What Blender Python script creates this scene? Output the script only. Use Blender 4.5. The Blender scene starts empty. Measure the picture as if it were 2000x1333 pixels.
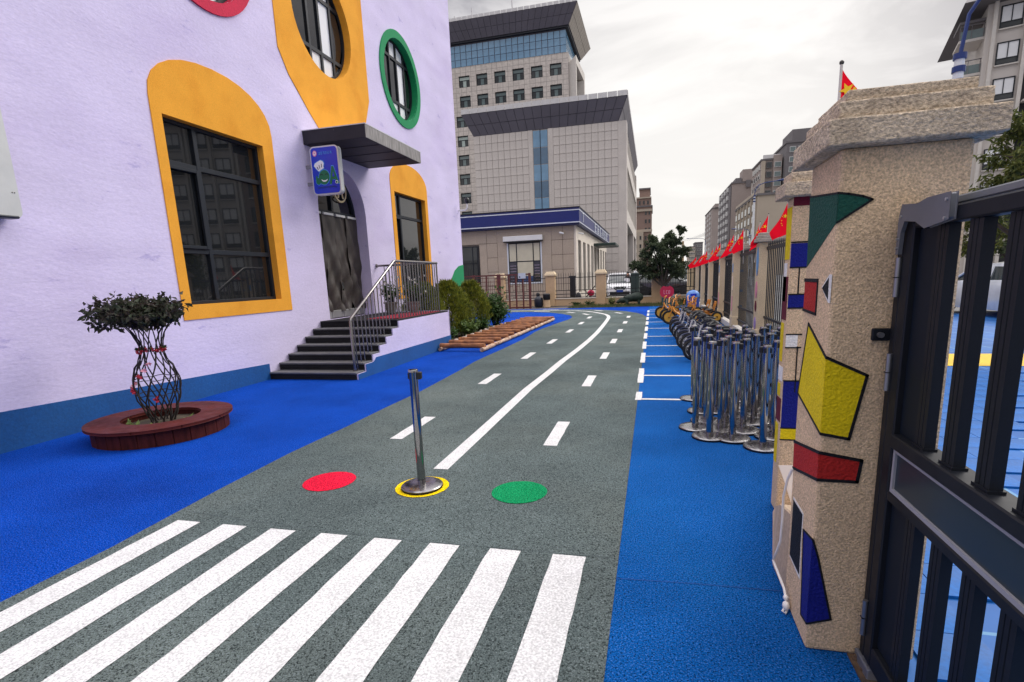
import bpy, bmesh, math, random
from mathutils import Vector, Matrix
from mathutils.geometry import tessellate_polygon
random.seed(7)
SC = bpy.context.scene
COL = SC.collection
R = math.radians
# ------------------------------------------------------------------ camera
cam = bpy.data.cameras.new('camera'); CAM = bpy.data.objects.new('camera', cam); COL.objects.link(CAM)
def cam_matrix(yaw, pitch, roll, h):
    cy, sy, cp, sp, cr, sr = math.cos(yaw), math.sin(yaw), math.cos(pitch), math.sin(pitch), math.cos(roll), math.sin(roll)
    rz = Matrix(((cy, -sy, 0), (sy, cy, 0), (0, 0, 1)))
    base = Matrix(((1, 0, 0), (0, 0, -1), (0, 1, 0)))
    rx = Matrix(((1, 0, 0), (0, cp, -sp), (0, sp, cp)))
    rr = Matrix(((cr, -sr, 0), (sr, cr, 0), (0, 0, 1)))
    m = rr @ rx @ base @ rz.transposed()
    r, d, f = m[0], m[1], m[2]
    M = Matrix(((r[0], -d[0], -f[0]), (r[1], -d[1], -f[1]), (r[2], -d[2], -f[2]))).to_4x4()
    M.translation = (0, 0, h)
    return M
CAM.matrix_world = cam_matrix(.2490, .1943, -.0393, 1.55)
cam.sensor_width = 36; cam.lens = 1023.36 / 2000 * 36
cam.shift_x = (1000 - 1018.0) / 2000; cam.shift_y = (746.15 - 666.5) / 2000
cam.clip_start = .05; cam.clip_end = 4000
SC.camera = CAM
# ------------------------------------------------------------------ sky and sun
SUN_AZ, SUN_EL = R(42), R(40)          # azimuth from +Y towards +X
SUND = Vector((math.sin(SUN_AZ) * math.cos(SUN_EL), math.cos(SUN_AZ) * math.cos(SUN_EL), math.sin(SUN_EL)))
W = bpy.data.worlds.new('World'); SC.world = W; W.use_nodes = True
def build_world():
    nt = W.node_tree; nt.nodes.clear(); N = nt.nodes.new; L = nt.links.new
    out = N('ShaderNodeOutputWorld'); bg = N('ShaderNodeBackground'); bg.inputs[1].default_value = .1
    sky = N('ShaderNodeTexSky'); sky.sky_type = 'NISHITA'; sky.sun_disc = False
    sky.sun_elevation = SUN_EL; sky.sun_rotation = SUN_AZ; sky.dust_density = 3
    tc = N('ShaderNodeTexCoord'); mp = N('ShaderNodeMapping'); mp.inputs['Scale'].default_value = (1, 1, 3.2)
    mp.inputs['Location'].default_value = (3.1, .4, .2)
    L(tc.outputs['Generated'], mp.inputs[0])
    n1 = N('ShaderNodeTexNoise'); n1.inputs['Scale'].default_value = 3.4; n1.inputs['Detail'].default_value = 7; n1.inputs['Roughness'].default_value = .52
    n1.inputs['Distortion'].default_value = .6
    L(mp.outputs[0], n1.inputs[0])
    rp = N('ShaderNodeValToRGB'); e = rp.color_ramp.elements
    e[0].position = .41; e[0].color = (3.0, 2.9, 3.15, 1); e[1].position = .57; e[1].color = (6.2, 6.0, 6.1, 1)
    L(n1.outputs[0], rp.inputs[0])
    # brighter cloud around the hidden sun, warm
    dp = N('ShaderNodeVectorMath'); dp.operation = 'DOT_PRODUCT'; dp.inputs[1].default_value = Vector((math.sin(R(3)), math.cos(R(3)), math.sin(R(9)))).normalized()
    nm = N('ShaderNodeVectorMath'); nm.operation = 'NORMALIZE'; L(tc.outputs['Generated'], nm.inputs[0]); L(nm.outputs[0], dp.inputs[0])
    mr = N('ShaderNodeMapRange'); mr.inputs[1].default_value = .88; mr.inputs[2].default_value = 1.0; mr.inputs[3].default_value = 0; mr.inputs[4].default_value = 1
    mr.interpolation_type = 'SMOOTHSTEP'; L(dp.outputs['Value'], mr.inputs[0])
    wm = N('ShaderNodeMix'); wm.data_type = 'RGBA'; wm.inputs[7].default_value = (9.6, 9.3, 8.8, 1)
    mm = N('ShaderNodeMath'); mm.operation = 'MULTIPLY'; mm.inputs[1].default_value = .7; L(mr.outputs[0], mm.inputs[0]); L(mm.outputs[0], wm.inputs[0]); L(rp.outputs[0], wm.inputs[6])
    # overcast: the zenith is brighter than the horizon
    sx = N('ShaderNodeSeparateXYZ'); L(nm.outputs[0], sx.inputs[0])
    zr = N('ShaderNodeMapRange'); zr.inputs[1].default_value = .42; zr.inputs[2].default_value = 1; zr.inputs[3].default_value = 1; zr.inputs[4].default_value = ZEN
    L(sx.outputs[2], zr.inputs[0])
    zm = N('ShaderNodeVectorMath'); zm.operation = 'SCALE'; L(wm.outputs[2], zm.inputs[0]); L(zr.outputs[0], zm.inputs['Scale'])
    mx = N('ShaderNodeMix'); mx.data_type = 'RGBA'; mx.inputs[0].default_value = .93
    L(sky.outputs[0], mx.inputs[6]); L(zm.outputs[0], mx.inputs[7]); L(mx.outputs[2], bg.inputs[0]); L(bg.outputs[0], out.inputs[0])
ZEN = 4.4
build_world()
sl = bpy.data.lights.new('sun', 'SUN'); sl.energy = 1.5; sl.angle = R(30); sl.color = (1, .955, .9)
SUN = bpy.data.objects.new('sun', sl); COL.objects.link(SUN); SUN.rotation_euler = SUND.to_track_quat('Z', 'Y').to_euler()
SC.view_settings.view_transform = 'Standard'; SC.view_settings.look = 'None'; SC.view_settings.gamma = 1
SC.view_settings.use_curve_mapping = False; SC.view_settings.exposure = 0.36
# ------------------------------------------------------------------ helpers
def S(r, g, b):
    f = lambda c: c / 255 / 12.92 if c / 255 < .04045 else ((c / 255 + .055) / 1.055) ** 2.4
    return (f(r), f(g), f(b))
MATS = {}
def mat(name, col, rough=.6, metal=0., var=.12, vs=3., bump=0., bs=60., spec=.5, fine=0., fs=150., col2=None, c2s=1.2, c2t=.55, coat=0., stretch=(1, 1, 1), emit=None, trans=0., bdist=.01, rv=0., wear=None, speck=()):
    """principled + large mottling (var), fine grain (fine), second colour patches (col2), bump"""
    if name in MATS: return MATS[name]
    m = bpy.data.materials.new(name); MATS[name] = m; m.use_nodes = True
    nt = m.node_tree; N = nt.nodes.new; L = nt.links.new; b = nt.nodes['Principled BSDF']
    b.inputs['Roughness'].default_value = rough; b.inputs['Metallic'].default_value = metal; b.inputs['Specular IOR Level'].default_value = spec
    if coat: b.inputs['Coat Weight'].default_value = coat; b.inputs['Coat Roughness'].default_value = .08
    if trans: b.inputs['Transmission Weight'].default_value = trans
    tc = N('ShaderNodeTexCoord'); mp = N('ShaderNodeMapping'); mp.inputs['Scale'].default_value = stretch; L(tc.outputs['Object'], mp.inputs[0]); P = mp.outputs[0]
    def noise(sc, det=4, ro=.55):
        n = N('ShaderNodeTexNoise'); n.inputs['Scale'].default_value = sc; n.inputs['Detail'].default_value = det; n.inputs['Roughness'].default_value = ro; L(P, n.inputs[0]); return n.outputs[0]
    def rng(o, a, b_, lo=.3, hi=.7):
        r = N('ShaderNodeMapRange'); r.inputs[1].default_value = lo; r.inputs[2].default_value = hi; r.inputs[3].default_value = a; r.inputs[4].default_value = b_; L(o, r.inputs[0]); return r.outputs[0]
    cur = N('ShaderNodeRGB'); cur.outputs[0].default_value = (*col, 1); c = cur.outputs[0]
    if col2:
        x = N('ShaderNodeMix'); x.data_type = 'RGBA'; x.inputs[7].default_value = (*col2, 1); L(c, x.inputs[6]); L(rng(noise(c2s, 5), 0, 1, c2t - .1, c2t + .1), x.inputs[0]); c = x.outputs[2]
    if wear:   # (colour, scale, threshold) sharp scuffs
        x = N('ShaderNodeMix'); x.data_type = 'RGBA'; x.inputs[7].default_value = (*wear[0], 1); L(c, x.inputs[6]); L(rng(noise(wear[1], 8, .7), 0, 1, wear[2], wear[2] + .04), x.inputs[0]); c = x.outputs[2]
    for sc_, ss, st in speck:   # (colour, scale, threshold) fine granules
        x = N('ShaderNodeMix'); x.data_type = 'RGBA'; x.inputs[7].default_value = (*sc_, 1); L(c, x.inputs[6]); L(rng(noise(ss, 2, .5), 0, 1, st, st + .05), x.inputs[0]); c = x.outputs[2]
    if var:
        h = N('ShaderNodeVectorMath'); h.operation = 'SCALE'; L(c, h.inputs[0]); L(rng(noise(vs, 6), 1 - var, 1 + var), h.inputs['Scale']); c = h.outputs[0]
    if fine:
        h = N('ShaderNodeVectorMath'); h.operation = 'SCALE'; L(c, h.inputs[0]); L(rng(noise(fs, 2), 1 - fine, 1 + fine), h.inputs['Scale']); c = h.outputs[0]
    L(c, b.inputs['Base Color'])
    if rv: L(rng(noise(vs * 1.7, 4), max(.02, rough - rv), min(1, rough + rv)), b.inputs['Roughness'])
    if bump:
        bp = N('ShaderNodeBump'); bp.inputs['Strength'].default_value = bump; bp.inputs['Distance'].default_value = bdist; L(noise(bs, 5, .6), bp.inputs['Height']); L(bp.outputs[0], b.inputs['Normal'])
    if emit: b.inputs['Emission Color'].default_value = (*emit[0], 1); b.inputs['Emission Strength'].default_value = emit[1]
    return m
def translucent(m, fac, col=None):
    # thin cloth or leaf: part of the light passes through
    nt = m.node_tree; b = nt.nodes['Principled BSDF']; t = nt.nodes.new('ShaderNodeBsdfTranslucent'); x = nt.nodes.new('ShaderNodeMixShader'); x.inputs[0].default_value = fac
    src = b.inputs['Base Color'].links[0].from_socket; nt.links.new(src, t.inputs[0]); nt.links.new(b.outputs[0], x.inputs[1]); nt.links.new(t.outputs[0], x.inputs[2]); nt.links.new(x.outputs[0], nt.nodes['Material Output'].inputs[0]); return m
OFF = {}
def off(o): return OFF.get(o.name, Vector((0, 0, 0))) if o else Vector((0, 0, 0))
def tag(o, label=None, cat=None, group=None, kind=None):
    if label: o['label'] = label
    if cat: o['category'] = cat
    if group: o['group'] = group
    if kind: o['kind'] = kind
    return o
def thing(name, label, cat, loc=(0, 0, 0), rz=0, group=None):
    o = bpy.data.objects.new(name, None); COL.objects.link(o); o.location = loc; o.rotation_euler = (0, 0, rz); o.empty_display_size = .1
    OFF[o.name] = Vector(loc) if rz == 0 else Vector((0, 0, 0))
    return tag(o, label, cat, group)
class MB:
    def __init__(s): s.v = []; s.f = []; s.mi = []; s.m = 0
    def add(s, vs, fs):
        b = len(s.v); s.v += [Vector(p) for p in vs]
        for f in fs: s.f.append([b + i for i in f]); s.mi.append(s.m)
        return s
    def box(s, a, b):
        x0, y0, z0 = a; x1, y1, z1 = b
        if x0 > x1: x0, x1 = x1, x0
        if y0 > y1: y0, y1 = y1, y0
        if z0 > z1: z0, z1 = z1, z0
        return s.add([(x0, y0, z0), (x1, y0, z0), (x1, y1, z0), (x0, y1, z0), (x0, y0, z1), (x1, y0, z1), (x1, y1, z1), (x0, y1, z1)],
                     [(0, 3, 2, 1), (4, 5, 6, 7), (0, 1, 5, 4), (1, 2, 6, 5), (2, 3, 7, 6), (3, 0, 4, 7)])
    def frustum(s, c, h0, h1, z0, z1):
        (cx, cy) = c
        P = [(cx + sx * hh[0], cy + sy * hh[1], z) for hh, z in ((h0, z0), (h1, z1)) for sx, sy in ((-1, -1), (1, -1), (1, 1), (-1, 1))]
        return s.add(P, [(0, 3, 2, 1), (4, 5, 6, 7), (0, 1, 5, 4), (1, 2, 6, 5), (2, 3, 7, 6), (3, 0, 4, 7)])
    def prism(s, pts, vec):
        vec = Vector(vec); n = len(pts); P = [Vector(p) for p in pts]
        nrm = Vector((0, 0, 0))
        for i in range(n): nrm += P[i].cross(P[(i + 1) % n])
        if nrm.dot(vec) > 0: P = P[::-1]
        return s.add(P + [p + vec for p in P], [list(range(n)), list(range(2 * n - 1, n - 1, -1))] + [(i, i + n, (i + 1) % n + n, (i + 1) % n)[::-1] for i in range(n)][::1])
    def face(s, pts): return s.add(pts, [list(range(len(pts)))])
    def ring(s, p, d, r, n, ph=0):
        d = Vector(d).normalized(); a = d.orthogonal().normalized() if abs(d.z) < .999 else Vector((1, 0, 0)); b = d.cross(a)
        return [Vector(p) + (a * math.cos(2 * math.pi * i / n + ph) + b * math.sin(2 * math.pi * i / n + ph)) * r for i in range(n)]
    def tube(s, pts, r, n=6, caps=True, closed=False):
        pts = [Vector(p) for p in pts]; m = len(pts); rr = r if isinstance(r, (list, tuple)) else [r] * m
        base = len(s.v); a = None
        for i, p in enumerate(pts):
            if closed: d = pts[(i + 1) % m] - pts[i - 1]
            else: d = pts[min(i + 1, m - 1)] - pts[max(i - 1, 0)]
            d = d.normalized() if d.length > 1e-9 else Vector((0, 0, 1))
            if a is None: a = d.orthogonal().normalized()
            else:
                a = a - d * a.dot(d); a = a.normalized() if a.length > 1e-6 else d.orthogonal().normalized()
            b = d.cross(a)
            s.v += [p + (a * math.cos(2 * math.pi * k / n) + b * math.sin(2 * math.pi * k / n)) * rr[i] for k in range(n)]
        for i in range(m if closed else m - 1):
            j = (i + 1) % m
            for k in range(n):
                s.f.append([base + i * n + k, base + i * n + (k + 1) % n, base + j * n + (k + 1) % n, base + j * n + k]); s.mi.append(s.m)
        if caps and not closed:
            s.f.append([base + k for k in range(n)][::-1]); s.mi.append(s.m)
            s.f.append([base + (m - 1) * n + k for k in range(n)]); s.mi.append(s.m)
        return s
    def cyl(s, p, q, r0, r1=None, n=12): return s.tube([p, q], [r0, r0 if r1 is None else r1], n)
    def lathe(s, prof, n=24, c=(0, 0, 0), axis='z', cap=True):
        c = Vector(c); base = len(s.v)
        for r, z in prof:
            for k in range(n):
                t = 2 * math.pi * k / n; x, y = r * math.cos(t), r * math.sin(t)
                s.v.append(c + (Vector((x, y, z)) if axis == 'z' else Vector((x, z, y)) if axis == 'y' else Vector((z, x, y))))
        for i in range(len(prof) - 1):
            for k in range(n):
                q = [base + i * n + k, base + i * n + (k + 1) % n, base + (i + 1) * n + (k + 1) % n, base + (i + 1) * n + k]
                s.f.append(q if axis != 'y' else q[::-1]); s.mi.append(s.m)
        if cap:
            a = [base + k for k in range(n)][::-1]; b = [base + (len(prof) - 1) * n + k for k in range(n)]
            s.f.append(a if axis != 'y' else a[::-1]); s.mi.append(s.m); s.f.append(b if axis != 'y' else b[::-1]); s.mi.append(s.m)
        return s
    def ball(s, c, r, n=10, m=6):
        rx = r if isinstance(r, (tuple, list)) else (r, r, r); base = len(s.v); c = Vector(c)
        b = MB().lathe([(max(1e-4, math.sin(math.pi * i / m)), -math.cos(math.pi * i / m)) for i in range(m + 1)], n, cap=False)
        return s.add([c + Vector((p.x * rx[0], p.y * rx[1], p.z * rx[2])) for p in b.v], b.f)
    def holes(s, outer, holes, to3):
        """flat polygon with holes; to3 maps (u,v) to a point"""
        loops = [[Vector((u, v, 0)) for u, v in outer]] + [[Vector((u, v, 0)) for u, v in h] for h in holes]
        tris = tessellate_polygon(loops); pts = [p for l in loops for p in l]
        return s.add([to3(p.x, p.y) for p in pts], [list(t) for t in tris])
    def xf(s, M):
        s.v = [M @ p for p in s.v]; return s
    def build(s, name, m, parent=None, smooth=False, bevel=0, seg=1, label=None, cat=None, group=None, kind=None, flip=False):
        o_ = off(parent); me = bpy.data.meshes.new(name); me.from_pydata([p - o_ for p in s.v], [], s.f)
        for x in (m if isinstance(m, (list, tuple)) else [m]): me.materials.append(x)
        if isinstance(m, (list, tuple)):
            for p, i in zip(me.polygons, s.mi): p.material_index = i
        if flip:
            bm = bmesh.new(); bm.from_mesh(me); bmesh.ops.recalc_face_normals(bm, faces=bm.faces); bm.to_mesh(me); bm.free()
        if smooth:
            me.polygons.foreach_set('use_smooth', [True] * len(me.polygons)); me.set_sharp_from_angle(angle=R(40))
        me.update(); o = bpy.data.objects.new(name, me); COL.objects.link(o)
        if parent: o.parent = parent; OFF[o.name] = o_
        if bevel:
            b = o.modifiers.new('bevel', 'BEVEL'); b.width = bevel; b.segments = seg; b.limit_method = 'ANGLE'; b.angle_limit = R(35)
        return tag(o, label, cat, group, kind)
def part(name, me_obj, parent):
    """another object sharing mesh data"""
    o = bpy.data.objects.new(name, me_obj.data); COL.objects.link(o); o.parent = parent; return o
def copy_tree(o, loc=None, rz=None, label=None, parent=None):
    c = o.copy(); COL.objects.link(c); c.parent = parent
    if loc is not None: c.location = loc
    if rz is not None: c.rotation_euler = (0, 0, rz)
    if label: c['label'] = label
    for ch in list(o.children): copy_tree(ch, parent=c)
    return c
ORD = ['first', 'second', 'third', 'fourth', 'fifth', 'sixth', 'seventh', 'eighth', 'ninth', 'tenth', 'eleventh', 'twelfth', 'thirteenth', 'fourteenth', 'fifteenth']
# ------------------------------------------------------------------ ground, rubber yard, toy road and its markings
def sheet(name, pts, z, m, parent=None, kind=None, th=0):
    b = MB().holes(pts, [], lambda u, v: (u, v, z))
    return b.build(name, m, parent, kind=kind)
M_asph = mat('asphalt', S(88, 88, 90), .55, var=.25, vs=.15, fine=.25, fs=60, bump=.3, bs=90, rv=.25)
def rubber(name, c, c2, t=.62, sp=(.35, .16)):
    lt = tuple(v * 1.25 + .035 for v in c); dk = tuple(v * sp[0] for v in c)
    return mat(name, c, .9, var=.2, vs=.9, fine=.45, fs=170, bump=1.0, bs=120, col2=c2, c2s=.55, c2t=t, spec=.04, bdist=.008, wear=(tuple(.55 * v + .45 * w for v, w in zip(c, S(150, 165, 180))), 7.5, .685), speck=((lt, 125, .55), (dk, 112, .56)))
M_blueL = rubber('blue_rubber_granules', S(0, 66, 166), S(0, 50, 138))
M_blueR = rubber('lighter_blue_rubber_granules', S(10, 84, 156), S(16, 96, 164))  # second, lighter and greener blue for the right-hand strip
M_road = rubber('grey_green_rubber_granules', S(88, 99, 98), S(104, 113, 109), .56)
M_white = mat('white_road_paint', S(208, 208, 206), .85, var=.06, vs=6, fine=.3, fs=95, bump=.6, bs=150, spec=.25, bdist=.005, wear=(S(150, 156, 156), 26, .66))
sheet('street', [(-1500, -300), (1500, -300), (1500, 2500), (-1500, 2500)], -.03, M_asph, kind='structure')
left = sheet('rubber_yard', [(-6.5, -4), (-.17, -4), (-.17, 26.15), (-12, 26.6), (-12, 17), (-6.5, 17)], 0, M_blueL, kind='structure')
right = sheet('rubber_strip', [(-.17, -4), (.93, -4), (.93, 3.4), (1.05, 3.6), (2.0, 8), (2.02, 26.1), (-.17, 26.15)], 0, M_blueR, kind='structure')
rr = random.Random(3)
Lp = [(-3.3 + .035 * math.sin(y * 1.1) + .02 * rr.uniform(-1, 1), y) for y in [-4 + .9 * i for i in range(23)]]
road = sheet('toy_road', Lp + [(-3.14, 18), (-3.0, 19.4), (-3.02, 20.4), (-3.25, 21.3), (-3.75, 22.3), (-4.5, 23.3), (-5.5, 24.0), (-7.2, 24.35), (-9, 24.5), (-9, 26.15), (-7.5, 26.0), (-5.3, 25.75), (-3.7, 25.35), (-2.9, 24.95), (-2.2, 24.35), (-1.6, 23.75), (-1.1, 23.1), (-.6, 21.9), (-.36, 21), (-.22, 19.9), (-.17, 18.5), (-.17, -4)], .004, M_road, kind='structure')
def quad(name, x0, x1, y0, y1, m=None, parent=None, z=.008, skew=0, jag=True):
    # painted marking with slightly uneven edges
    n = max(2, int((y1 - y0) / .12)); q = random.Random(int(abs(x0 * 977 + y0 * 131)))
    j = lambda: q.uniform(-1, 1) * .0035 if jag else 0
    L_ = [(x0 + j() + skew * i / n, y0 + (y1 - y0) * i / n, z) for i in range(n + 1)]; R_ = [(x1 + j() + skew * i / n, y0 + (y1 - y0) * i / n, z) for i in range(n + 1)]
    return MB().add(L_ + R_, [(i, n + 1 + i, n + 2 + i, i + 1) for i in range(n)]).build(name, m or M_white, parent)
for i in range(8):
    x0 = -3.165 + i * .3755; quad('crosswalk_stripe', x0, x0 + .188, .35, 2.685, parent=road)
for y in (4.61, 7.32, 9.86, 12.18, 14.54, 17.18, 19.52):
    quad('lane_dash', -.985 + (y - 4.6) * .004, -.855 + (y - 4.6) * .004, y, y + .83, parent=road)
for y in (4.63, 7.4, 9.87, 12.2, 14.66, 17.17, 19.55):
    x = -2.575 + max(0, min(1, (y - 7) / 8)) * .19; quad('lane_dash', x, x + .135, y, y + .86, parent=road)
def strip(name, pts, w, m, parent, z=.008):
    P = [Vector((x, y, 0)) for x, y in pts]; A = []; B = []
    for i, p in enumerate(P):
        d = (P[min(i + 1, len(P) - 1)] - P[max(i - 1, 0)]).normalized(); n = Vector((-d.y, d.x, 0)) * w / 2
        A.append(p + n + Vector((0, 0, z))); B.append(p - n + Vector((0, 0, z)))
    k = len(P); return MB().add(A + B, [(i, i + k, i + k + 1, i + 1) for i in range(k - 1)]).build(name, m, parent)
strip('centre_line', [(-1.715, 3.88), (-1.71, 5), (-1.71, 7.1), (-1.66, 8.4), (-1.63, 9.6), (-1.55, 11.2), (-1.5, 12.8), (-1.48, 14.5), (-1.5, 16.5), (-1.53, 18.2), (-1.57, 19.7), (-1.66, 20.6), (-1.8, 21.3), (-2.05, 22.0), (-2.4, 22.8), (-2.85, 23.55), (-3.4, 24.2), (-4.04, 24.6), (-5.4, 24.85), (-7.2, 25.1), (-9, 25.2)], .13, M_white, road)
for p in ([(-1.2, 21.75), (-1.5, 22.35)], [(-2.15, 23.55), (-2.55, 24.1)], [(-2.52, 21.4), (-2.82, 22.1)], [(-3.28, 22.75), (-3.7, 23.35)], [(-4.4, 25.2), (-5.2, 25.35)], [(-4.6, 24.0), (-5.4, 24.25)]):
    strip('lane_dash', p, .14, M_white, road)
for nm, x, y, c in (('red_spot', -2.516, 3.496, S(225, 25, 60)), ('yellow_spot', -1.710, 3.504, S(240, 205, 10)), ('green_spot', -.941, 3.516, S(10, 140, 85))):
    q = random.Random(len(nm)); b = MB(); n = 48
    b.face([(x + (.205 + q.uniform(-.002, .002)) * math.cos(2 * math.pi * i / n), y + (.205 + q.uniform(-.002, .002)) * math.sin(2 * math.pi * i / n), .008) for i in range(n)])
    b.build(nm, rubber(nm, c, tuple(v * .85 for v in c)), road)
for y in (6.6, 8.2, 10.17, 11.7, 13.5, 15.5, 17.55, 19.3, 21.0, 22.7, 23.8):
    quad('parking_line', -.12, 1.62, y - .035, y + .035, parent=right, z=.006)
quad('parking_edge', -.2, -.122, 6.53, 7.0, parent=right)
for k in range(9):
    y = 7.62 + 1.8 * k; quad('parking_edge', -.205, -.122, y, y + 1.2, parent=right)
# seams in the rubber
M_seam = mat('rubber_seam', S(14, 70, 140), .9, var=.2)
for x0, x1, y in ((-.165, .62, 2.52), (-.165, .66, -.4)):
    strip('rubber_seam', [(x0, y - .01), ((x0 + x1) / 2, y + .012), (x1, y + .02)], .005, M_seam, right, .003)
M_seam2 = mat('road_seam', S(78, 90, 92), .9, var=.2)
strip('rubber_seam', [(-3.2, 2.82), (-2.4, 2.74), (-1.5, 2.70), (-.2, 2.705)], .004, M_seam2, road, .006)
strip('rubber_seam', [(-2.4, 9.83), (-2.2, 9.6), (-2.0, 9.55), (-1.75, 9.6)], .012, M_seam2, road, .006)
# plaza outside the gate: blue glazed tiles, built one by one where they can be told apart
M_tile = mat('blue_plaza_tile', S(12, 92, 164), .5, var=.2, vs=1.5, fine=.15, fs=40, spec=.2, rv=.1)
def brick_mat(name, c1, c2, mortar, bw, rh, ms, rough=.4, spec=.5, rot=None, frq=2, offs=0., bump=.3):
    m = bpy.data.materials.new(name); m.use_nodes = True; nt = m.node_tree; N = nt.nodes.new; L = nt.links.new; b = nt.nodes['Principled BSDF']
    tc = N('ShaderNodeTexCoord'); mp = N('ShaderNodeMapping'); L(tc.outputs['Object'], mp.inputs[0])
    if rot: mp.inputs['Rotation'].default_value = rot
    t = N('ShaderNodeTexBrick'); t.offset = offs; t.offset_frequency = frq; t.inputs['Scale'].default_value = 1
    t.inputs['Color1'].default_value = (*c1, 1); t.inputs['Color2'].default_value = (*c2, 1); t.inputs['Mortar'].default_value = (*mortar, 1)
    t.inputs['Mortar Size'].default_value = ms; t.inputs['Brick Width'].default_value = bw; t.inputs['Row Height'].default_value = rh; t.inputs['Mortar Smooth'].default_value = .1
    L(mp.outputs[0], t.inputs[0])
    n = N('ShaderNodeTexNoise'); n.inputs['Scale'].default_value = 2.5; n.inputs['Detail'].default_value = 6; L(mp.outputs[0], n.inputs[0])
    r = N('ShaderNodeMapRange'); r.inputs[1].default_value = .3; r.inputs[2].default_value = .7; r.inputs[3].default_value = .85; r.inputs[4].default_value = 1.12; L(n.outputs[0], r.inputs[0])
    h = N('ShaderNodeVectorMath'); h.operation = 'SCALE'; L(t.outputs[0], h.inputs[0]); L(r.outputs[0], h.inputs['Scale']); L(h.outputs[0], b.inputs['Base Color'])
    b.inputs['Roughness'].default_value = rough; b.inputs['Specular IOR Level'].default_value = spec
    bp = N('ShaderNodeBump'); bp.inputs['Strength'].default_value = bump; bp.inputs['Distance'].default_value = .01; bp.invert = True; L(t.outputs['Fac'], bp.inputs['Height']); L(bp.outputs[0], b.inputs['Normal'])
    MATS[name] = m; return m
M_plz = brick_mat('blue_plaza_far', S(16, 96, 168), S(12, 86, 158), S(90, 140, 180), .6, .6, .012, .5, .2, bump=.05)
plaza = sheet('plaza_paving', [(.94, -3), (24, -3), (24, 19.5), (6, 19.5), (2.6, 8.2), (1.1, 3.5), (.94, 3.3)], -.018, M_plz, kind='structure')
tm = None
for i in range(60):
    for k in range(60):
        x, y = 1.2 + i * .3, 1.3 + k * .3
        if not (.33 < x / y < .60 and y < 9.0): continue
        if tm is None:
            tm = MB().box((-.1475, -.1475, -.012), (.1475, .1475, 0)).build('tile', M_tile, plaza); tm.location = (x, y, -.004)
        else:
            o = part('tile', tm, plaza); o.location = (x, y, -.004 + random.uniform(-.0005, .0005))
quad('yellow_band', 3.2, 12, 9.25, 10.5, mat('yellow_paint', S(240, 195, 20), .35, var=.12, vs=2, wear=(S(235, 225, 190), 6, .66)), plaza, -.012, jag=False)
# back bed of soil and rough grass in front of the rear fence
M_soil = mat('soil', S(70, 62, 48), .9, var=.3, vs=3, bump=.5, bs=30)
sheet('planting_bed', [(-4.2, 26.2), (2.3, 26.2), (2.3, 29.0), (-4.2, 29.0)], .012, M_soil, kind='structure')
M_grass = mat('rough_grass', S(78, 88, 40), .8, var=.5, vs=2.5)
g = MB(); q = random.Random(5)
for i in range(5200):
    x, y = q.uniform(-4.1, 2.2), 26.22 + 2.4 * q.random() ** 1.3; h = q.uniform(.04, .13); a = q.uniform(0, 6.28); w = .008
    dx, dy = math.cos(a) * w, math.sin(a) * w; tx, ty = q.uniform(-.04, .04), q.uniform(-.04, .04)
    g.add([(x - dx, y - dy, .01), (x + dx, y + dy, .01), (x + tx, y + ty, .01 + h)], [(0, 1, 2)])
g.build('grass', M_grass, kind='stuff', label='rough yellow green grass strip before the rear fence')
# ------------------------------------------------------------------ lilac kindergarten building
WX = -6.45
M_lil = mat('lilac_render', S(217, 207, 236), .9, var=.07, vs=1.4, fine=.06, fs=45, bump=.5, bs=16, spec=.2, bdist=.01, col2=S(207, 195, 228), c2s=.8, c2t=.6, stretch=(1, .5, 1.3), wear=(S(192, 182, 220), 3.2, .62))
M_plinth = mat('blue_plinth_paint', S(6, 80, 142), .7, var=.12, vs=2, fine=.12, fs=40, bump=.35, bs=30, wear=(S(60, 130, 170), 9, .72))
M_org = mat('orange_render', S(240, 168, 58), .9, var=.05, vs=2.2, fine=.07, fs=60, bump=.4, bs=60, spec=.2, col2=S(230, 156, 50), c2s=1.6, c2t=.58)
M_grn = mat('green_render', S(6, 140, 84), .85, var=.08, vs=2, fine=.1, fs=45, bump=.5, bs=38)
M_redr = mat('crimson_render', S(205, 30, 70), .85, var=.08, vs=2, fine=.1, fs=45, bump=.5, bs=38)
M_frame = mat('dark_window_frame', S(34, 39, 46), .45, var=.1, vs=4, spec=.25)
def glass(name, c=(.012, .014, .016), rough=.02, spec=.55, var=.3): return mat(name, c, rough, var=var, vs=1.2, spec=spec, coat=.15)
M_glass = glass('dark_glass')
M_blind = mat('white_blind', S(222, 222, 216), .7, var=.04)
M_grey = mat('charcoal_metal', S(46, 45, 51), .6, spec=.25, var=.15, vs=5, wear=(S(150, 150, 150), 14, .7))
BLD = thing('kindergarten_building', 'lilac rendered building with orange window surrounds and blue plinth', 'building', (WX, 8, 0))
P3 = lambda u, v, x=WX: (x, u, v)
def circ(cy, cz, r, n=40): return [(cy + r * math.cos(2 * math.pi * i / n), cz + r * math.sin(2 * math.pi * i / n)) for i in range(n)]
rect = lambda a, b, c, d: [(a, c), (b, c), (b, d), (a, d)]
W1 = (6.26, 8.18, 1.36, 3.92); W2 = (12.92, 14.82, 1.36, 3.87)
DO = [(9.6, .85), (11.41, .85), (11.41, 3.08)] + [(10.505 + .905 * math.cos(t), 3.08 + .905 * math.sin(t)) for t in [math.pi * i / 20 for i in range(1, 20)]] + [(9.6, 3.08)]
CW = [(7.3, 6.75, .97, 1.14, M_redr), (10.42, 6.72, .99, None, None), (13.85, 6.75, .95, 1.14, M_grn)]
w = MB()
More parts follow.
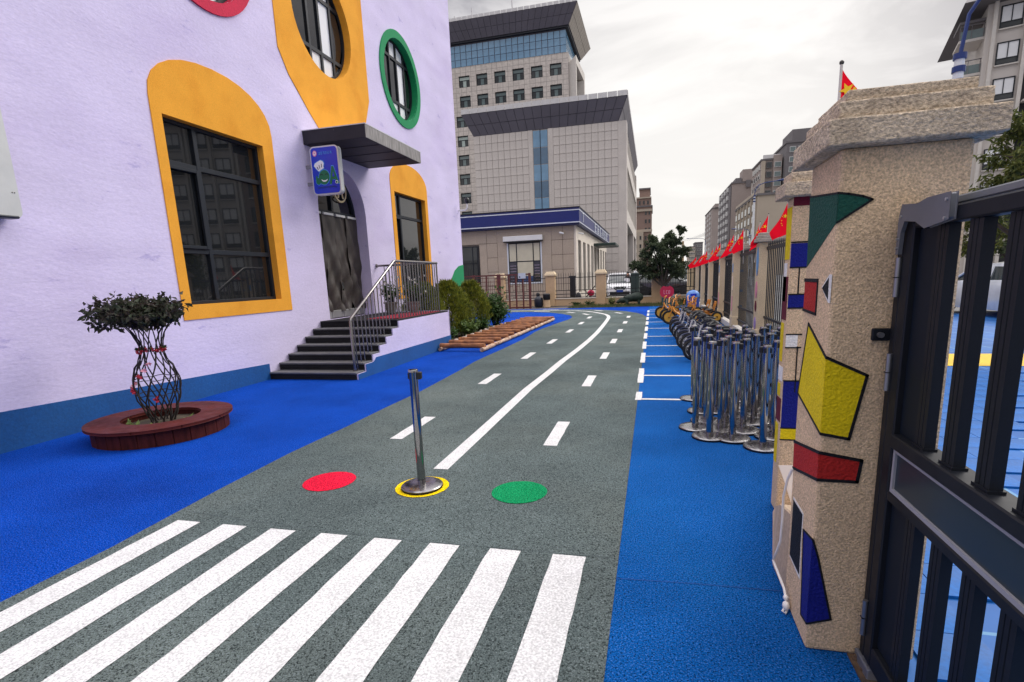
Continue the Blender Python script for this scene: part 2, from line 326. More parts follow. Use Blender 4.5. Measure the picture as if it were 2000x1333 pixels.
w.holes([(-4, 0), (17.76, 0), (17.76, 11.6), (-4, 11.6)], [rect(*W1), rect(*W2), DO] + [circ(c[0], c[1], c[2]) for c in CW], P3)
w.add([(WX, 17.76, 0), (WX - 9, 17.76, 0), (WX - 9, 17.76, 11.6), (WX, 17.76, 11.6), (WX, -4, 0), (WX - 9, -4, 0), (WX - 9, -4, 11.6), (WX, -4, 11.6)], [(0, 1, 2, 3), (4, 7, 6, 5), (3, 2, 6, 7), (1, 5, 6, 2)])
# door reveal
for i in range(len(DO)):
    a, b = DO[i], DO[(i + 1) % len(DO)]; w.face([P3(*a), P3(*b), P3(*b, WX - .36), P3(*a, WX - .36)])
w.build('wall', M_lil, BLD)
def band(name, y0, y1, z0, z1, m, parent, x=WX, d=.012):
    return MB().box((x, y0, z0), (x + d, y1, z1)).build(name, m, parent)
pl = MB()
pl.prism([(WX, -4, 0), (WX, 7.66, 0), (WX, 7.66, .27), (WX, 3.7, .42), (WX, -4, .46)], (.014, 0, 0)).build('plinth_band', M_plinth, BLD)
band('plinth_band', 11.9, 17.76, 0, .27, M_plinth, BLD, d=.014)
def surround(name, outer, hole, m, depth=.2, d=.014):
    b = MB(); b.holes(outer, [hole], lambda u, v: (WX + d, u, v))
    for loop, x1 in ((outer, WX), (hole, WX - depth)):
        for i in range(len(loop)):
            a, c = loop[i], loop[(i + 1) % len(loop)]; b.face([(WX + d, *a), (WX + d, *c), (x1, *c), (x1, *a)])
    return b.build(name, m, BLD)
def smooth_arch(y0, y1, zb, zs, top, n=14, p=1.0):
    """outline: straight sides up to zs, then an arch up to top"""
    c = (y0 + y1) / 2; hw = (y1 - y0) / 2
    return [(y0, zb), (y1, zb), (y1, zs)] + [(c + hw * math.copysign(abs(math.cos(t)) ** p, math.cos(t)), zs + (top - zs) * math.sin(t) ** p) for t in [math.pi * i / n for i in range(1, n)]] + [(y0, zs)]
surround('window_surround', smooth_arch(6.1, 8.44, 1.15, 4.12, 4.8, p=.92), [(a, b) for a, b in rect(*W1)], M_org)
surround('window_surround', smooth_arch(12.74, 15.0, 1.15, 4.15, 4.66, p=.95), rect(*W2), M_org)
out = [(8.92, 11.59), (8.9, 5.72), (9.12, 5.35), (9.62, 4.86), (9.9, 4.62), (9.97, 4.5), (11.5, 4.5), (11.74, 5.1), (12.02, 5.72), (12.04, 11.59)]
surround('window_surround', out[::-1], circ(*CW[1][:3]), M_org)
for cy, cz, r, R_, m in CW:
    if m: surround('window_surround', circ(cy, cz, R_, 48), circ(cy, cz, r, 48), m, depth=.22, d=.03)
MB().prism([(WX, 16.4, 1.0), (WX, 16.42, 1.35), (WX, 16.6, 1.65), (WX, 16.9, 1.9), (WX, 17.3, 2.05), (WX, 17.755, 2.1), (WX, 17.755, 1.0)], (.012, 0, 0)).build('green_painted_patch', M_grn, BLD)
# rectangular windows
def window(y0, y1, z0, z1, mull, trans, sash=None, panes=None, x=WX - .16, light=()):
    wn = MB(); t = .035; d = .06
    for a, b in ((y0, y0 + t * 1.4), (y1 - t * 1.4, y1)): wn.box((x, a, z0), (x + d, b, z1))
    for a, b in ((z0, z0 + t * 1.4), (z1 - t * 1.4, z1)): wn.box((x, y0 + .049, a), (x + d, y1 - .049, b))
    for y in mull: wn.box((x, y - t, z0 + .049), (x + d + .003, y + t, z1 - .049))
    ys = [y0] + list(mull) + [y1]; zs = [z0] + list(trans) + [z1]
    for z in trans:
        for i in range(len(ys) - 1): wn.box((x, ys[i] + .03, z - t), (x + d - .003, ys[i + 1] - .03, z + t))
    fr = wn.build('window_frame', M_frame, BLD, bevel=.004)
    for i in range(len(ys) - 1):
        for k in range(len(zs) - 1):
            p = MB().box((x + .012, ys[i] + .03, zs[k] + .03), (x + .022, ys[i + 1] - .03, zs[k + 1] - .03)).build('window_pane', M_glass, fr)
            if (i, k) in light: MB().box((x - .06, ys[i] + .03, zs[k] + .03), (x - .05, ys[i + 1] - .03, zs[k + 1] - .03)).build('blind', M_blind, fr)
            if sash and (i, k) in sash:
                s_ = MB(); a, b, c, e = ys[i] + t, ys[i + 1] - t, zs[k] + t, zs[k + 1] - t; g_ = .045
                for u in ((a, a + g_, c, e), (b - g_, b, c, e), (a + g_, b - g_, c, c + g_), (a + g_, b - g_, e - g_, e)): s_.box((x + d - .02, u[0], u[2]), (x + d + .025, u[1], u[3]))
                s_.build('opening_sash', M_frame, fr, bevel=.004)
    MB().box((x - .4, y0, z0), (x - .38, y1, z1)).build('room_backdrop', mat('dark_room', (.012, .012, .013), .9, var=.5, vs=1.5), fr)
    return fr
window(*W1, [6.87], [2.13, 3.33], sash={(0, 1)})
window(*W2, [13.4], [3.3], sash={(0, 0)})
M_pale = glass('painted_sky_glass', (.86, .87, .88), .05, .6, .05)  # the sky's reflection is put into this near-white pane colour
def roundwin(cy, cz, r, m1):
    x = WX - .2; b = MB(); n = 40; t = .05
    for i in range(n):
        a0, a1 = 2 * math.pi * i / n, 2 * math.pi * (i + 1) / n
        q = lambda a, rr, xx: (xx, cy + rr * math.cos(a), cz + rr * math.sin(a))
        for (ra, rb, xa, xb) in ((r, r - t, x + .06, x + .06), (r - t, r - t, x + .06, x)): b.face([q(a0, ra, xa), q(a1, ra, xa), q(a1, rb, xb), q(a0, rb, xb)])
    ch = lambda dz: math.sqrt(max(0, (r - .02) ** 2 - dz * dz))
    for dz in (.52, -.52): b.box((x, cy - ch(dz), cz + dz - .035), (x + .062, cy + ch(dz), cz + dz + .035))
    vs = (-.3, .08, .5)
    for dy in vs: b.box((x, cy + dy - .03, cz - ch(dy)), (x + .064, cy + dy + .03, cz + ch(dy)))
    fr = b.build('round_window_frame', M_frame, BLD)
    cols = [-r] + list(vs) + [r]; rows = [-r, -.52, .52, r]
    for i in range(4):
        for k in range(3):
            pts = []
            for u in [cols[i] + (cols[i + 1] - cols[i]) * s / 6 for s in range(7)]: pts.append((u, max(rows[k], -ch(u))))
            for u in [cols[i] + (cols[i + 1] - cols[i]) * s / 6 for s in range(6, -1, -1)]: pts.append((u, min(rows[k + 1], ch(u))))
            if all(p[1] <= rows[k] or p[1] >= rows[k + 1] for p in pts) and max(p[1] for p in pts) <= rows[k] + .01: continue
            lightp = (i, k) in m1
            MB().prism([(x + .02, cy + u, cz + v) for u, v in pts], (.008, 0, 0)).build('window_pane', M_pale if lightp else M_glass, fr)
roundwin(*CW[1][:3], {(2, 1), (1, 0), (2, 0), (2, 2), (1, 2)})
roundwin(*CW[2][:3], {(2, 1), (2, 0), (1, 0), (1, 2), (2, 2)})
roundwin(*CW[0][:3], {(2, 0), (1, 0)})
# canopy over the door
cn = MB().box((WX, 9.34, 4.2), (-5.137, 11.745, 4.44)).build('canopy', M_grey, BLD, bevel=.006)
M_can2 = mat('weathered_canopy_edge', S(140, 136, 132), .7, var=.35, vs=6, stretch=(1, 3, .6), bump=.3, bs=20)
MB().box((-5.137, 9.345, 4.205), (-5.128, 11.74, 4.445)).build('canopy_fascia', M_can2, cn)
MB().box((WX, 9.332, 4.437), (-5.125, 11.75, 4.452)).build('canopy_flashing', mat('pale_flashing', S(205, 205, 205), .5), cn)
for y in (9.9, 10.5, 11.1): MB().box((WX + .02, y - .012, 4.193), (-5.17, y + .012, 4.2)).build('soffit_joint', mat('soffit_joint', S(25, 25, 30), .7), cn)
# arched doorway: fanlight and hanging quilted curtains
xd = WX - .30
dg = MB().prism([(xd - .03, u, v) for u, v in DO], (.01, 0, 0)).build('fanlight', M_glass, BLD)
fr = MB()
fr.box((xd - .02, 9.6, 3.05), (xd + .03, 11.41, 3.13))
n = 24
for i in range(n):
    a0, a1 = math.pi * i / n, math.pi * (i + 1) / n
    q = lambda a, r, xx: (xx, 10.505 + r * math.cos(a), 3.08 + r * math.sin(a))
    fr.add([q(a0, .905, xd + .03), q(a1, .905, xd + .03), q(a1, .83, xd + .03), q(a0, .83, xd + .03), q(a0, .83, xd - .02), q(a1, .83, xd - .02)], [(0, 1, 2, 3), (3, 2, 5, 4)])
fr.box((xd - .02, 10.48, 3.13), (xd + .028, 10.53, 3.92))
fr.build('fanlight_frame', M_frame, dg)
# round gold emblem inside the fanlight, its foot shows below the sign
M_gold = mat('pale_gold_letter', S(225, 205, 160), .4, var=.05)
e = MB(); ec = (10.86, 3.60)
q = lambda a, r, xx: (xx, ec[0] + r * math.cos(a), ec[1] + r * math.sin(a))
for i in range(32):
    a0, a1 = 2 * math.pi * i / 32, 2 * math.pi * (i + 1) / 32
    e.add([q(a0, .25, xd + .04), q(a1, .25, xd + .04), q(a1, .21, xd + .04), q(a0, .21, xd + .04), q(a0, .25, xd), q(a1, .25, xd)], [(0, 1, 2, 3), (0, 4, 5, 1)])
for pts in ([(-.12, -.16), (-.07, -.16), (.03, .16), (-.03, .16)], [(.12, -.16), (.07, -.16), (-.03, .16), (.03, .16)], [(-.07, -.05), (.07, -.05), (.06, 0), (-.06, 0)]):
    e.prism([(xd + .03, ec[0] + u, ec[1] + v) for u, v in pts], (.012, 0, 0))
e.build('gold_emblem', M_gold, dg)
M_cur = mat('quilted_door_curtain', S(68, 62, 58), .45, var=.25, vs=3, fine=.1, fs=60, bump=.4, bs=14, spec=.4)
M_flap = mat('curtain_weight_flap', S(120, 120, 118), .6, var=.12)
cq = random.Random(11)
for k in range(4):
    y0 = 9.6 + k * .4525; y1 = y0 + .4525 + .03; b = MB(); nu, nv = 14, 46; ph = cq.uniform(0, 6)
    for j in range(nv + 1):
        z = 1.0 + (3.05 - 1.0) * j / nv
        for i in range(nu + 1):
            u = i / nu; lo = (1 - j / nv)
            x = xd + .02 + (k % 2) * .018 + .012 * math.sin(u * 9 + ph + z * 1.3) + lo * (.042 * math.sin(u * 5.5 + z * 6 + ph) + .018 * math.sin(z * 14 - u * 7 + ph * 2)) + .012 * math.sin(z * 9 + u * 12) * (1 - abs(2 * u - 1))
            b.v.append(Vector((x, y0 + (y1 - y0) * u + .006 * math.sin(z * 5 + ph), z)))
    for j in range(nv):
        for i in range(nu):
            s_ = j * (nu + 1) + i; b.f.append([s_, s_ + 1, s_ + nu + 2, s_ + nu + 1]); b.mi.append(0)
    c_ = b.build('door_curtain_strip', M_cur, BLD, smooth=True)
    MB().box((xd + .005, y0 + .01, .86 + .012 * (k % 2)), (xd + .055, y1 - .03, 1.03)).build('weighted_hem', M_flap, c_, bevel=.008)
    MB().box((xd + .03, y0 + .05, 3.03), (xd + .075, y1 - .08, 3.075)).build('curtain_clip', mat('white_clip', S(215, 215, 212), .4), c_)
# small wall items on the far corner
cc = thing('security_camera', 'small dark dome camera on white arm at the lilac corner', 'camera', (WX, 17.6, 3.95))
MB().tube([(WX, 17.6, 3.9), (WX + .25, 17.6, 3.9), (WX + .33, 17.6, 3.97), (WX + .33, 17.6, 4.1)], .022, 8).build('arm', mat('white_plastic', S(225, 225, 225), .4), cc, smooth=True)
MB().lathe([(.001, -.1), (.06, -.08), (.08, -.02), (.08, .05), (.05, .09), (.001, .1)], 14, (WX + .33, 17.6, 4.2)).build('dome', mat('black_plastic', S(22, 22, 24), .35, var=.1), cc, smooth=True)
# ------------------------------------------------------------------ entrance stairs, landing and steel railing
ST = thing('entrance_stairs', 'dark ribbed steps rising to the lilac landing at the door', 'stairs', (-5.6, 8.4, 0))
M_step = mat('dark_stone_step', S(36, 36, 39), .75, spec=.2, var=.22, vs=4, fine=.2, fs=50, bump=.2, bs=40)
M_nose = mat('step_nosing', S(98, 98, 99), .6, var=.2, vs=7, fine=.15)
NS, ZP = 7, .868; rise = ZP / NS; run = .265; XS = -4.77
for i in range(NS):
    y0 = 7.65 + i * run; z = (i + 1) * rise; y1 = 7.65 + (i + 1) * run if i < NS - 1 else 11.86
    s_ = MB(); s_.box((WX + .016, y0, z - rise + (.0 if i == 0 else .001)), (XS - .002 * i, y1 + (.02 if i < NS - 1 else 0), z - .028))
    for g_ in range(3): s_.box((WX + .016, y0 - .009, z - rise + .012 + g_ * .029), (XS - .001, y0, z - rise + .030 + g_ * .029))
    so = s_.build('step', M_step, ST)
    MB().box((WX + .016, y0 - .02, z - .0275), (XS + .008, y1 + (.0 if i < NS - 1 else 0), z)).build('tread', M_nose if i < NS - 1 else M_step, so, bevel=.003)
# painted side wall of the stair block
sw = MB(); P_ = [(7.665, 0)]
prof = [(7.67, 0.0)]
for i in range(NS): prof += [(7.67 + i * run, (i + 1) * rise - .03), (7.67 + (i + 1) * run, (i + 1) * rise - .03)]
prof = prof[:-1] + [(11.89, ZP - .03), (11.89, 0)]
sw.prism([(XS + .001, u, v) for u, v in prof], (.025, 0, 0)); sw.box((WX + .016, 11.862, 0), (XS + .026, 11.90, ZP + .006))
sw.build('side_wall', M_lil, ST)
zb = [p for p in prof if p[1] <= .27]
b = MB(); b.prism([(XS + .026, 7.67, 0), (XS + .026, 7.67, rise - .03), (XS + .026, 7.67 + run, rise - .03), (XS + .026, 7.67 + run, 2 * rise - .03), (XS + .026, 7.67 + 2 * run, 2 * rise - .03), (XS + .026, 8.3, .285), (XS + .026, 11.905, .275), (XS + .026, 11.905, 0)], (.008, 0, 0))
b.build('side_band', M_plinth, ST)
MB().box((-5.55, 9.5, ZP), (-4.86, 11.6, ZP + .012)).build('red_mat', mat('red_mat', S(150, 25, 50), .9, var=.1, fine=.2), ST)
RL = thing('stair_railing', 'polished steel railing with upright bars along the steps', 'railing', (-4.87, 8, 0))
M_ss = mat('brushed_stainless', S(140, 136, 134), .22, 1.0, var=.08, vs=6, rv=.08)
xr = -4.87; y00, y11, y22 = 7.80, 9.53, 11.63; zt0, zt1 = .97, 1.98
MB().tube([(xr, y00, .10), (xr, y00, zt0), (xr, y00 + .02, zt0 + .03), (xr, y11 - .03, zt1 - .01), (xr, y11 + .03, zt1), (xr, y22, zt1), ], .026, 10).build('handrail', M_ss, RL, smooth=True)
MB().tube([(xr, y22, zt1), (WX + .03, y22 + .04, zt1)], .026, 10).build('handrail', M_ss, RL, smooth=True)
MB().lathe([(.045, -.01), (.045, .01)], 14, (WX + .02, y22 + .04, zt1), axis='x').build('wall_flange', M_ss, RL)
def bar(x, y, z0, z1, r=.011): return MB().cyl((x, y, z0), (x, y, z1), r, n=8).build('baluster', M_ss, RL, smooth=True)
nb = 13
for i in range(nb):
    y = y00 + .09 + (y11 - y00 - .09) * i / nb; st = int((y - 7.65) / run) + 1
    bar(xr, y, st * rise - .002, zt0 + (zt1 - zt0) * (y - y00) / (y11 - y00) - .01)
for i in range(17): bar(xr, y11 + .03 + (y22 - y11 - .06) * i / 16, ZP, zt1 - .01, .013 if i % 8 else .02)
for i in range(11): bar(xr - (xr - WX - .1) * (i + 1) / 12, y22 + .02, ZP, zt1 - .01)
for y, z in ((y00, .124), (y00 + .1, .124)): MB().lathe([(.035, 0), (.035, .012)], 12, (xr, y, z)).build('base_flange', M_ss, RL)
# ------------------------------------------------------------------ painted gate pillars
M_stuc = mat('pebbly_tan_stucco', S(220, 192, 156), .9, var=.08, vs=2.5, fine=.32, fs=150, bump=1.0, bs=120, spec=.2, bdist=.009, col2=S(204, 178, 146), c2s=2.2, c2t=.6, wear=(S(120, 104, 90), 70, .70))
M_cap = mat('rough_concrete_cap', S(208, 190, 164), .95, var=.12, vs=5, fine=.4, fs=110, bump=1.0, bs=75, spec=.15, bdist=.02, col2=S(190, 172, 148), c2s=12, c2t=.58, stretch=(.8, .8, 1.1))
def paint(n, c): return mat('paint_' + n, c, .75, var=.08, vs=5, fine=.12, fs=95, bump=.9, bs=85, spec=.3, bdist=.01)
PT = {'black': paint('black', S(16, 18, 24)), 'white': paint('white', S(230, 228, 222)), 'yellow': paint('yellow', S(226, 200, 10)), 'red': paint('red', S(172, 34, 30)), 'green': paint('dark_green', S(14, 74, 62)),
      'blue': paint('navy_blue', S(10, 22, 120)), 'wine': paint('wine_red', S(98, 18, 42)), 'cream': paint('cream', S(240, 226, 208)), 'sky': paint('sky_blue', S(110, 160, 205)), 'pink': paint('pink', S(214, 140, 160)), 'lilac': paint('lilac', S(165, 140, 190))}
def stucco_box(b, a, c, amp=.004, step=.06, seed=1):
    """box with a gently uneven surface"""
    q = random.Random(seed); nx, ny, nz = [max(1, int(abs(c[i] - a[i]) / step)) for i in range(3)]
    bm = bmesh.new(); bmesh.ops.create_cube(bm, size=1)
    M = Matrix.Translation([(a[i] + c[i]) / 2 for i in range(3)]) @ Matrix.Diagonal([abs(c[i] - a[i]) for i in range(3)] + [1])
    bmesh.ops.transform(bm, matrix=M, verts=bm.verts)
    n = max(2, min(16, int(max(abs(c[i] - a[i]) for i in range(3)) / step)))
    bmesh.ops.subdivide_edges(bm, edges=bm.edges, cuts=n, use_grid_fill=True)
    vs = [v.co + Vector((q.uniform(-1, 1), q.uniform(-1, 1), q.uniform(-1, 1))) * amp for v in bm.verts]
    for i, v in enumerate(bm.verts): v.index = i
    b.add(vs, [[v.index for v in f.verts] for f in bm.faces]); bm.free(); return b
def pillar(name, label, x0, x1, y0, y1, zt, ztop, seed, ov=.055, parts=True):
    T = thing(name, label, 'pillar', ((x0 + x1) / 2, (y0 + y1) / 2, 0), group='tan stucco gate pillars with painted shapes')
    MB().box((x0, y0, 0), (x1, y1, zt)).build('shaft', M_stuc, T, bevel=.012, seg=2)
    h = ztop - zt; z = zt
    for k, (f, o) in enumerate(((.46, ov * 1.1), (.32, ov * .45), (.22, -ov * .15))):
        b = stucco_box(MB(), (x0 - o, y0 - o, z), (x1 + o, y1 + o, z + h * f), .0012, .06, seed + k); z += h * f + .0005
        b.build('cap_slab', M_cap, T, smooth=True, bevel=.006, seg=2)
    return T
GP = pillar('gate_pillar', 'tan stucco gate pillar nearest the dark gate, painted with a large yellow shape', .626, 1.018, 2.13, 2.485, 1.945, 2.13, 3)
def onface(T, face, pos, pts, m, name='painted_shape', d=.002):
    """flat paint plate on a pillar face: 'L' = the face towards -X at x=pos, 'F' = the face towards -Y at y=pos"""
    if face == 'L': P = [(pos - d, u, v) for u, v in pts]; vec = (d - .0002, 0, 0)
    else: P = [(u, pos - d, v) for u, v in pts]; vec = (0, d - .0002, 0)
    return MB().prism(P, vec).build(name, m, T)
def outline(T, face, pos, pts, w=.012, m=None, d=.0035):
    b = MB()
    for (a, c) in zip(pts[:-1], pts[1:]):
        a, c = Vector((*a, 0)), Vector((*c, 0)); t = (c - a).normalized(); n = Vector((-t.y, t.x, 0)) * w / 2; a = a - t * w * .3; c = c + t * w * .3
        q = [(p.x, p.y) for p in (a + n, c + n, c - n, a - n)]
        if face == 'L': b.prism([(pos - d, u, v) for u, v in q], (d - .0002, 0, 0))
        else: b.prism([(u, pos - d, v) for u, v in q], (0, d - .0002, 0))
    return b.build('painted_outline', m or PT['black'], T)
c0 = 2.13; k0 = .626
onface(GP, 'L', k0, [(2.48, 1.832), (2.13, 1.80), (2.13, 1.70), (2.464, 1.552)], PT['green'])
onface(GP, 'F', c0, [(k0, 1.80), (.656, 1.795), (.702, 1.784), (.732, 1.771), (k0, 1.70)], PT['green'])
outline(GP, 'F', c0, [(k0, 1.80), (.656, 1.795), (.702, 1.784), (.732, 1.771), (k0, 1.70)], .007)
outline(GP, 'L', k0, [(2.48, 1.832), (2.13, 1.80)], .007)
onface(GP, 'L', k0, [(2.474, 1.495), (2.30, 1.495), (2.30, 1.372), (2.474, 1.374)], PT['red'])
outline(GP, 'L', k0, [(2.478, 1.498), (2.296, 1.498)], .014); outline(GP, 'L', k0, [(2.478, 1.374), (2.296, 1.368), (2.297, 1.49)], .011)
onface(GP, 'L', k0, [(2.241, 1.473), (2.158, 1.522), (2.133, 1.521), (2.133, 1.42), (2.152, 1.419)], PT['white'])
onface(GP, 'L', k0, [(2.232, 1.471), (2.162, 1.509), (2.156, 1.432)], PT['black'], d=.0035)
onface(GP, 'L', k0, [(2.382, 1.322), (2.13, 1.22), (2.13, .927), (2.473, 1.01)], PT['yellow'])
onface(GP, 'F', c0, [(k0, 1.22), (.764, 1.154), (.722, .91), (k0, .927)], PT['yellow'])
outline(GP, 'L', k0, [(2.13, .927), (2.473, 1.01), (2.382, 1.322), (2.13, 1.22)], .010); outline(GP, 'F', c0, [(k0, 1.22), (.764, 1.154), (.722, .91), (k0, .927)], .011)
onface(GP, 'L', k0, [(2.483, .778), (2.13, .848), (2.13, .744), (2.476, .662)], PT['red']); onface(GP, 'F', c0, [(k0, .848), (.771, .827), (.762, .741), (k0, .744)], PT['red'])
outline(GP, 'L', k0, [(2.483, .785), (2.13, .852)], .012); outline(GP, 'L', k0, [(2.478, .662), (2.13, .742)], .012); outline(GP, 'F', c0, [(k0, .852), (.771, .827), (.762, .741), (k0, .742)], .012)
onface(GP, 'L', k0, [(2.435, .54), (2.272, .535), (2.275, .402), (2.262, .235), (2.436, .25)], PT['white']); onface(GP, 'L', k0, [(2.428, .528), (2.281, .526), (2.28, .402), (2.271, .253), (2.43, .259)], PT['black'], d=.0035)
onface(GP, 'L', k0, [(2.254, .47), (2.13, .49), (2.13, .118), (2.21, .105)], PT['blue']); onface(GP, 'F', c0, [(k0, .49), (.648, .42), (.712, .148), (k0, .118)], PT['blue'])
outline(GP, 'F', c0, [(k0, .49), (.648, .42), (.712, .148), (k0, .118)], .008); outline(GP, 'L', k0, [(2.13, .118), (2.21, .105), (2.254, .47), (2.13, .49)], .008)
G2 = pillar('gate_pillar', 'tan stucco pillar behind the first, painted in navy, yellow and white blocks', .785, 1.17, 3.46, 3.60, 1.95, 2.12, 23)
y2 = 3.46
for col_, u0, u1, z0, z1 in (('wine', .786, .9, 1.90, 1.95), ('blue', .786, .9, 1.555, 1.69), ('black', .834, .842, 1.397, 1.552), ('blue', .786, .9, 1.316, 1.393), ('white', .787, .852, 1.08, 1.152), ('blue', .787, .9, .57, .866), ('yellow', .787, .9, .497, .565)):
    onface(G2, 'F', y2, [(u0, z0), (u1, z0), (u1, z1), (u0, z1)], PT[col_])
for z in (1.697, 1.552, 1.395, 1.314, 1.156, 1.076, .87, .568, .493): outline(G2, 'F', y2, [(.787, z), (.9, z)], .008)
outline(G2, 'F', y2, [(.854, 1.08), (.854, .8)], .007)
onface(G2, 'F', y2, [(.787, .322), (.89, .327), (.886, .129), (.874, .072), (.833, .199)], mat('bright_cream', S(250, 240, 226), .7, var=.03))
for i, (col_, z0, z1) in enumerate((('yellow', 1.60, 1.90), ('white', 1.35, 1.58), ('wine', 1.24, 1.50), ('yellow', .98, 1.22), ('white', .86, .95), ('yellow', .76, .84), ('wine', .6, .75), ('yellow', .32, .58))):
    onface(G2, 'L', .785, [(3.475 + .04 * (i % 2), z0), (3.585, z0), (3.585, z1), (3.475 + .04 * (i % 2), z1)], PT[col_])
wd = MB(); fp = [(.632, 2.487), (.632, 2.78), (.765, 3.455), (1.0, 3.455), (1.0, 2.487)]; zz = [.42, .36, .05, .05, .42]
wd.add([(x, y, 0) for x, y in fp] + [(x + .02, y, z) for (x, y), z in zip(fp, zz)], [(0, 4, 3, 2, 1), (5, 6, 7, 8, 9)] + [(i, (i + 1) % 5, (i + 1) % 5 + 5, i + 5) for i in range(5)])
wd.build('sloped_plinth', mat('grey_plaster', S(190, 168, 142), .9, var=.2, vs=3, stretch=(1, 1, .4), fine=.2, bump=.4, bs=30), label='low sloping plaster plinth between the two painted gate pillars', cat='plinth', bevel=.01)
cb = thing('hanging_cable', 'white cable hanging beside the gate pillar with a knotted plug', 'cable', (.6, 2.5, 0))
M_wc = mat('white_cable', S(232, 228, 222), .5, var=.06)
MB().tube([(.622, 2.47, .66), (.612, 2.5, .6), (.606, 2.53, .5), (.61, 2.54, .38), (.606, 2.535, .27), (.60, 2.58, .18), (.598, 2.62, .12), (.604, 2.53, .1), (.606, 2.42, .09), (.608, 2.38, .06)], .006, 7).build('cord', M_wc, cb, smooth=True)
b = MB().ball((.606, 2.37, .035), (.016, .02, .022)); b.ball((.607, 2.385, .066), (.012, .014, .014)).tube([(.605, 2.37, .03), (.59, 2.36, .012), (.6, 2.35, .008), (.612, 2.37, .014)], .005, 6); b.build('plug', M_wc, cb, smooth=True)
# ------------------------------------------------------------------ dark aluminium street gate
GT = thing('metal_gate', 'dark grey slatted metal gate standing beside the painted pillar', 'gate', (.84, 1.2, 0))
M_al = mat('anthracite_aluminium', S(24, 27, 33), .5, .0, var=.1, vs=4, fine=.1, fs=160, spec=.22, rv=.08)
M_al2 = mat('grey_cast_arm', S(104, 106, 112), .45, .2, var=.1, vs=6)
M_navy = mat('dark_navy_infill', S(16, 25, 36), .55, spec=.2, var=.08)
x0, x1 = .806, .862
MB().box((.842, 2.05, .0), (.91, 2.128, 1.745)).build('gate_post', M_al, GT, bevel=.006)
MB().box((.812, 2.06, .0), (.840, 2.10, 1.72)).build('post_fin', M_al, GT, bevel=.004)
s_ = MB().box((x0, 1.985, .06), (x1, 2.045, 1.70)); s_.build('hinge_stile', M_al, GT, bevel=.005)
MB().box((x0 + .02, 1.815, .15), (x1 - .01, 1.983, .765)).build('infill_panel', M_navy, GT); MB().box((x0 + .02, 1.815, .98), (x1 - .01, 1.983, 1.655)).build('infill_panel', M_navy, GT)
YN = -.55
for nm, z0, z1, xa, xb in (('top_rail', 1.66, 1.705, x0, x1), ('mid_rail', .93, .978, x0 - .008, x1 + .014), ('lower_rail', .735, .772, x0, x1), ('bottom_rail', .06, .145, x0, x1)):
    MB().box((xa, YN, z0), (xb, 1.984, z1)).build(nm, M_al, GT, bevel=.005)
M_wt = mat('white_trim', S(150, 150, 155), .45, var=.05)
MB().box((x0 + .012, YN, .772), (x0 + .03, 1.984, .93)).build('name_board', mat('glossy_slate_board', S(42, 54, 62), .3, var=.12, vs=2, spec=.35), GT)
for a, b_, z0, z1 in ((YN, 1.975, .772, .786), (YN, 1.975, .916, .93), (1.961, 1.975, .786, .916)): MB().box((x0 + .004, a, z0), (x0 + .013, b_, z1)).build('board_trim', M_wt, GT)
bb = bl = None
def gate_bar(z0, z1):
    b = MB(); w = .031
    # extruded profile: box with two grooves on the yard face
    prof = [(-.015, -w), (.015, -w), (.015, w), (-.015, w), (-.015, w * .45), (-.010, w * .38), (-.015, w * .3), (-.015, -w * .2), (-.010, -w * .28), (-.015, -w * .36)]
    b.prism([(x, y, z0) for x, y in prof], (0, 0, z1 - z0)); return b
for i in range(13):
    y = 1.855 - i * .165
    if bb is None:
        bb = gate_bar(.979, 1.659).build('bar', M_al, GT); bl = gate_bar(.146, .734).build('bar', M_al, GT)
        foot = MB().box((-.02, -.036, .9785), (.02, .036, .986)).build('bar_foot', M_al, bb); bb.location = bl.location = (0, 0, 0)
        for m_ in (bb.data, bl.data, foot.data):
            pass
    else: break
# shared bar meshes, one object for each bar
for o in (bb, bl, bb.children[0]):
    for v in o.data.vertices: v.co += off(GT)     # back to plain local coordinates
for i in range(13):
    y = 1.83 - i * .165; loc = Vector((.834, y, 0)) - Vector((.84, 1.2, 0))
    if i == 0: bb.location = loc; bl.location = loc
    else:
        a = part('bar', bb, GT); a.location = loc; f_ = part('bar_foot', bb.children[0], a); c_ = part('bar', bl, GT); c_.location = loc
for z0, z1 in ((1.44, 1.57), (1.115, 1.245), (.15, .295)):
    h_ = MB().cyl((.80, 2.052, z0), (.80, 2.052, z1), .0095, n=12).build('hinge', mat('hinge_steel', S(150, 150, 152), .35, .8), GT, smooth=True)
    MB().box((.802, 2.042, (z0 + z1) / 2 - .0015), (.79, 2.062, (z0 + z1) / 2 + .0015)).build('hinge_joint', PT['black'], h_)
ar = MB(); ar.prism([(.786, 2.03, 1.69), (.786, 2.03, 1.735), (.786, 1.93, 1.725), (.786, 1.87, 1.735), (.786, 1.74, 1.735), (.786, 1.74, 1.668), (.786, 1.87, 1.655), (.786, 1.93, 1.68)], (.018, 0, 0)); ao = ar.build('closer_arm', M_al2, GT, bevel=.004, seg=2)
MB().prism([(.788, 2.055, 1.58), (.788, 2.055, 1.70), (.788, 2.04, 1.735), (.788, 2.012, 1.735), (.788, 2.012, 1.68), (.788, 2.03, 1.65), (.788, 2.036, 1.58)], (.012, 0, 0)).build('closer_gusset', M_al2, ao)
for y, z in ((2.045, 1.6), (2.045, 1.63), (2.03, 1.70), (1.755, 1.72), (1.755, 1.67)): MB().cyl((.788, y, z), (.782, y, z), .0045, n=8).build('screw', mat('bright_screw', S(200, 200, 200), .3, .9), ao)
MB().box((.84, -.5, 1.712), (.90, 1.93, 1.735)).build('top_track', mat('grey_track', S(118, 122, 124), .4, .2), GT, bevel=.004)
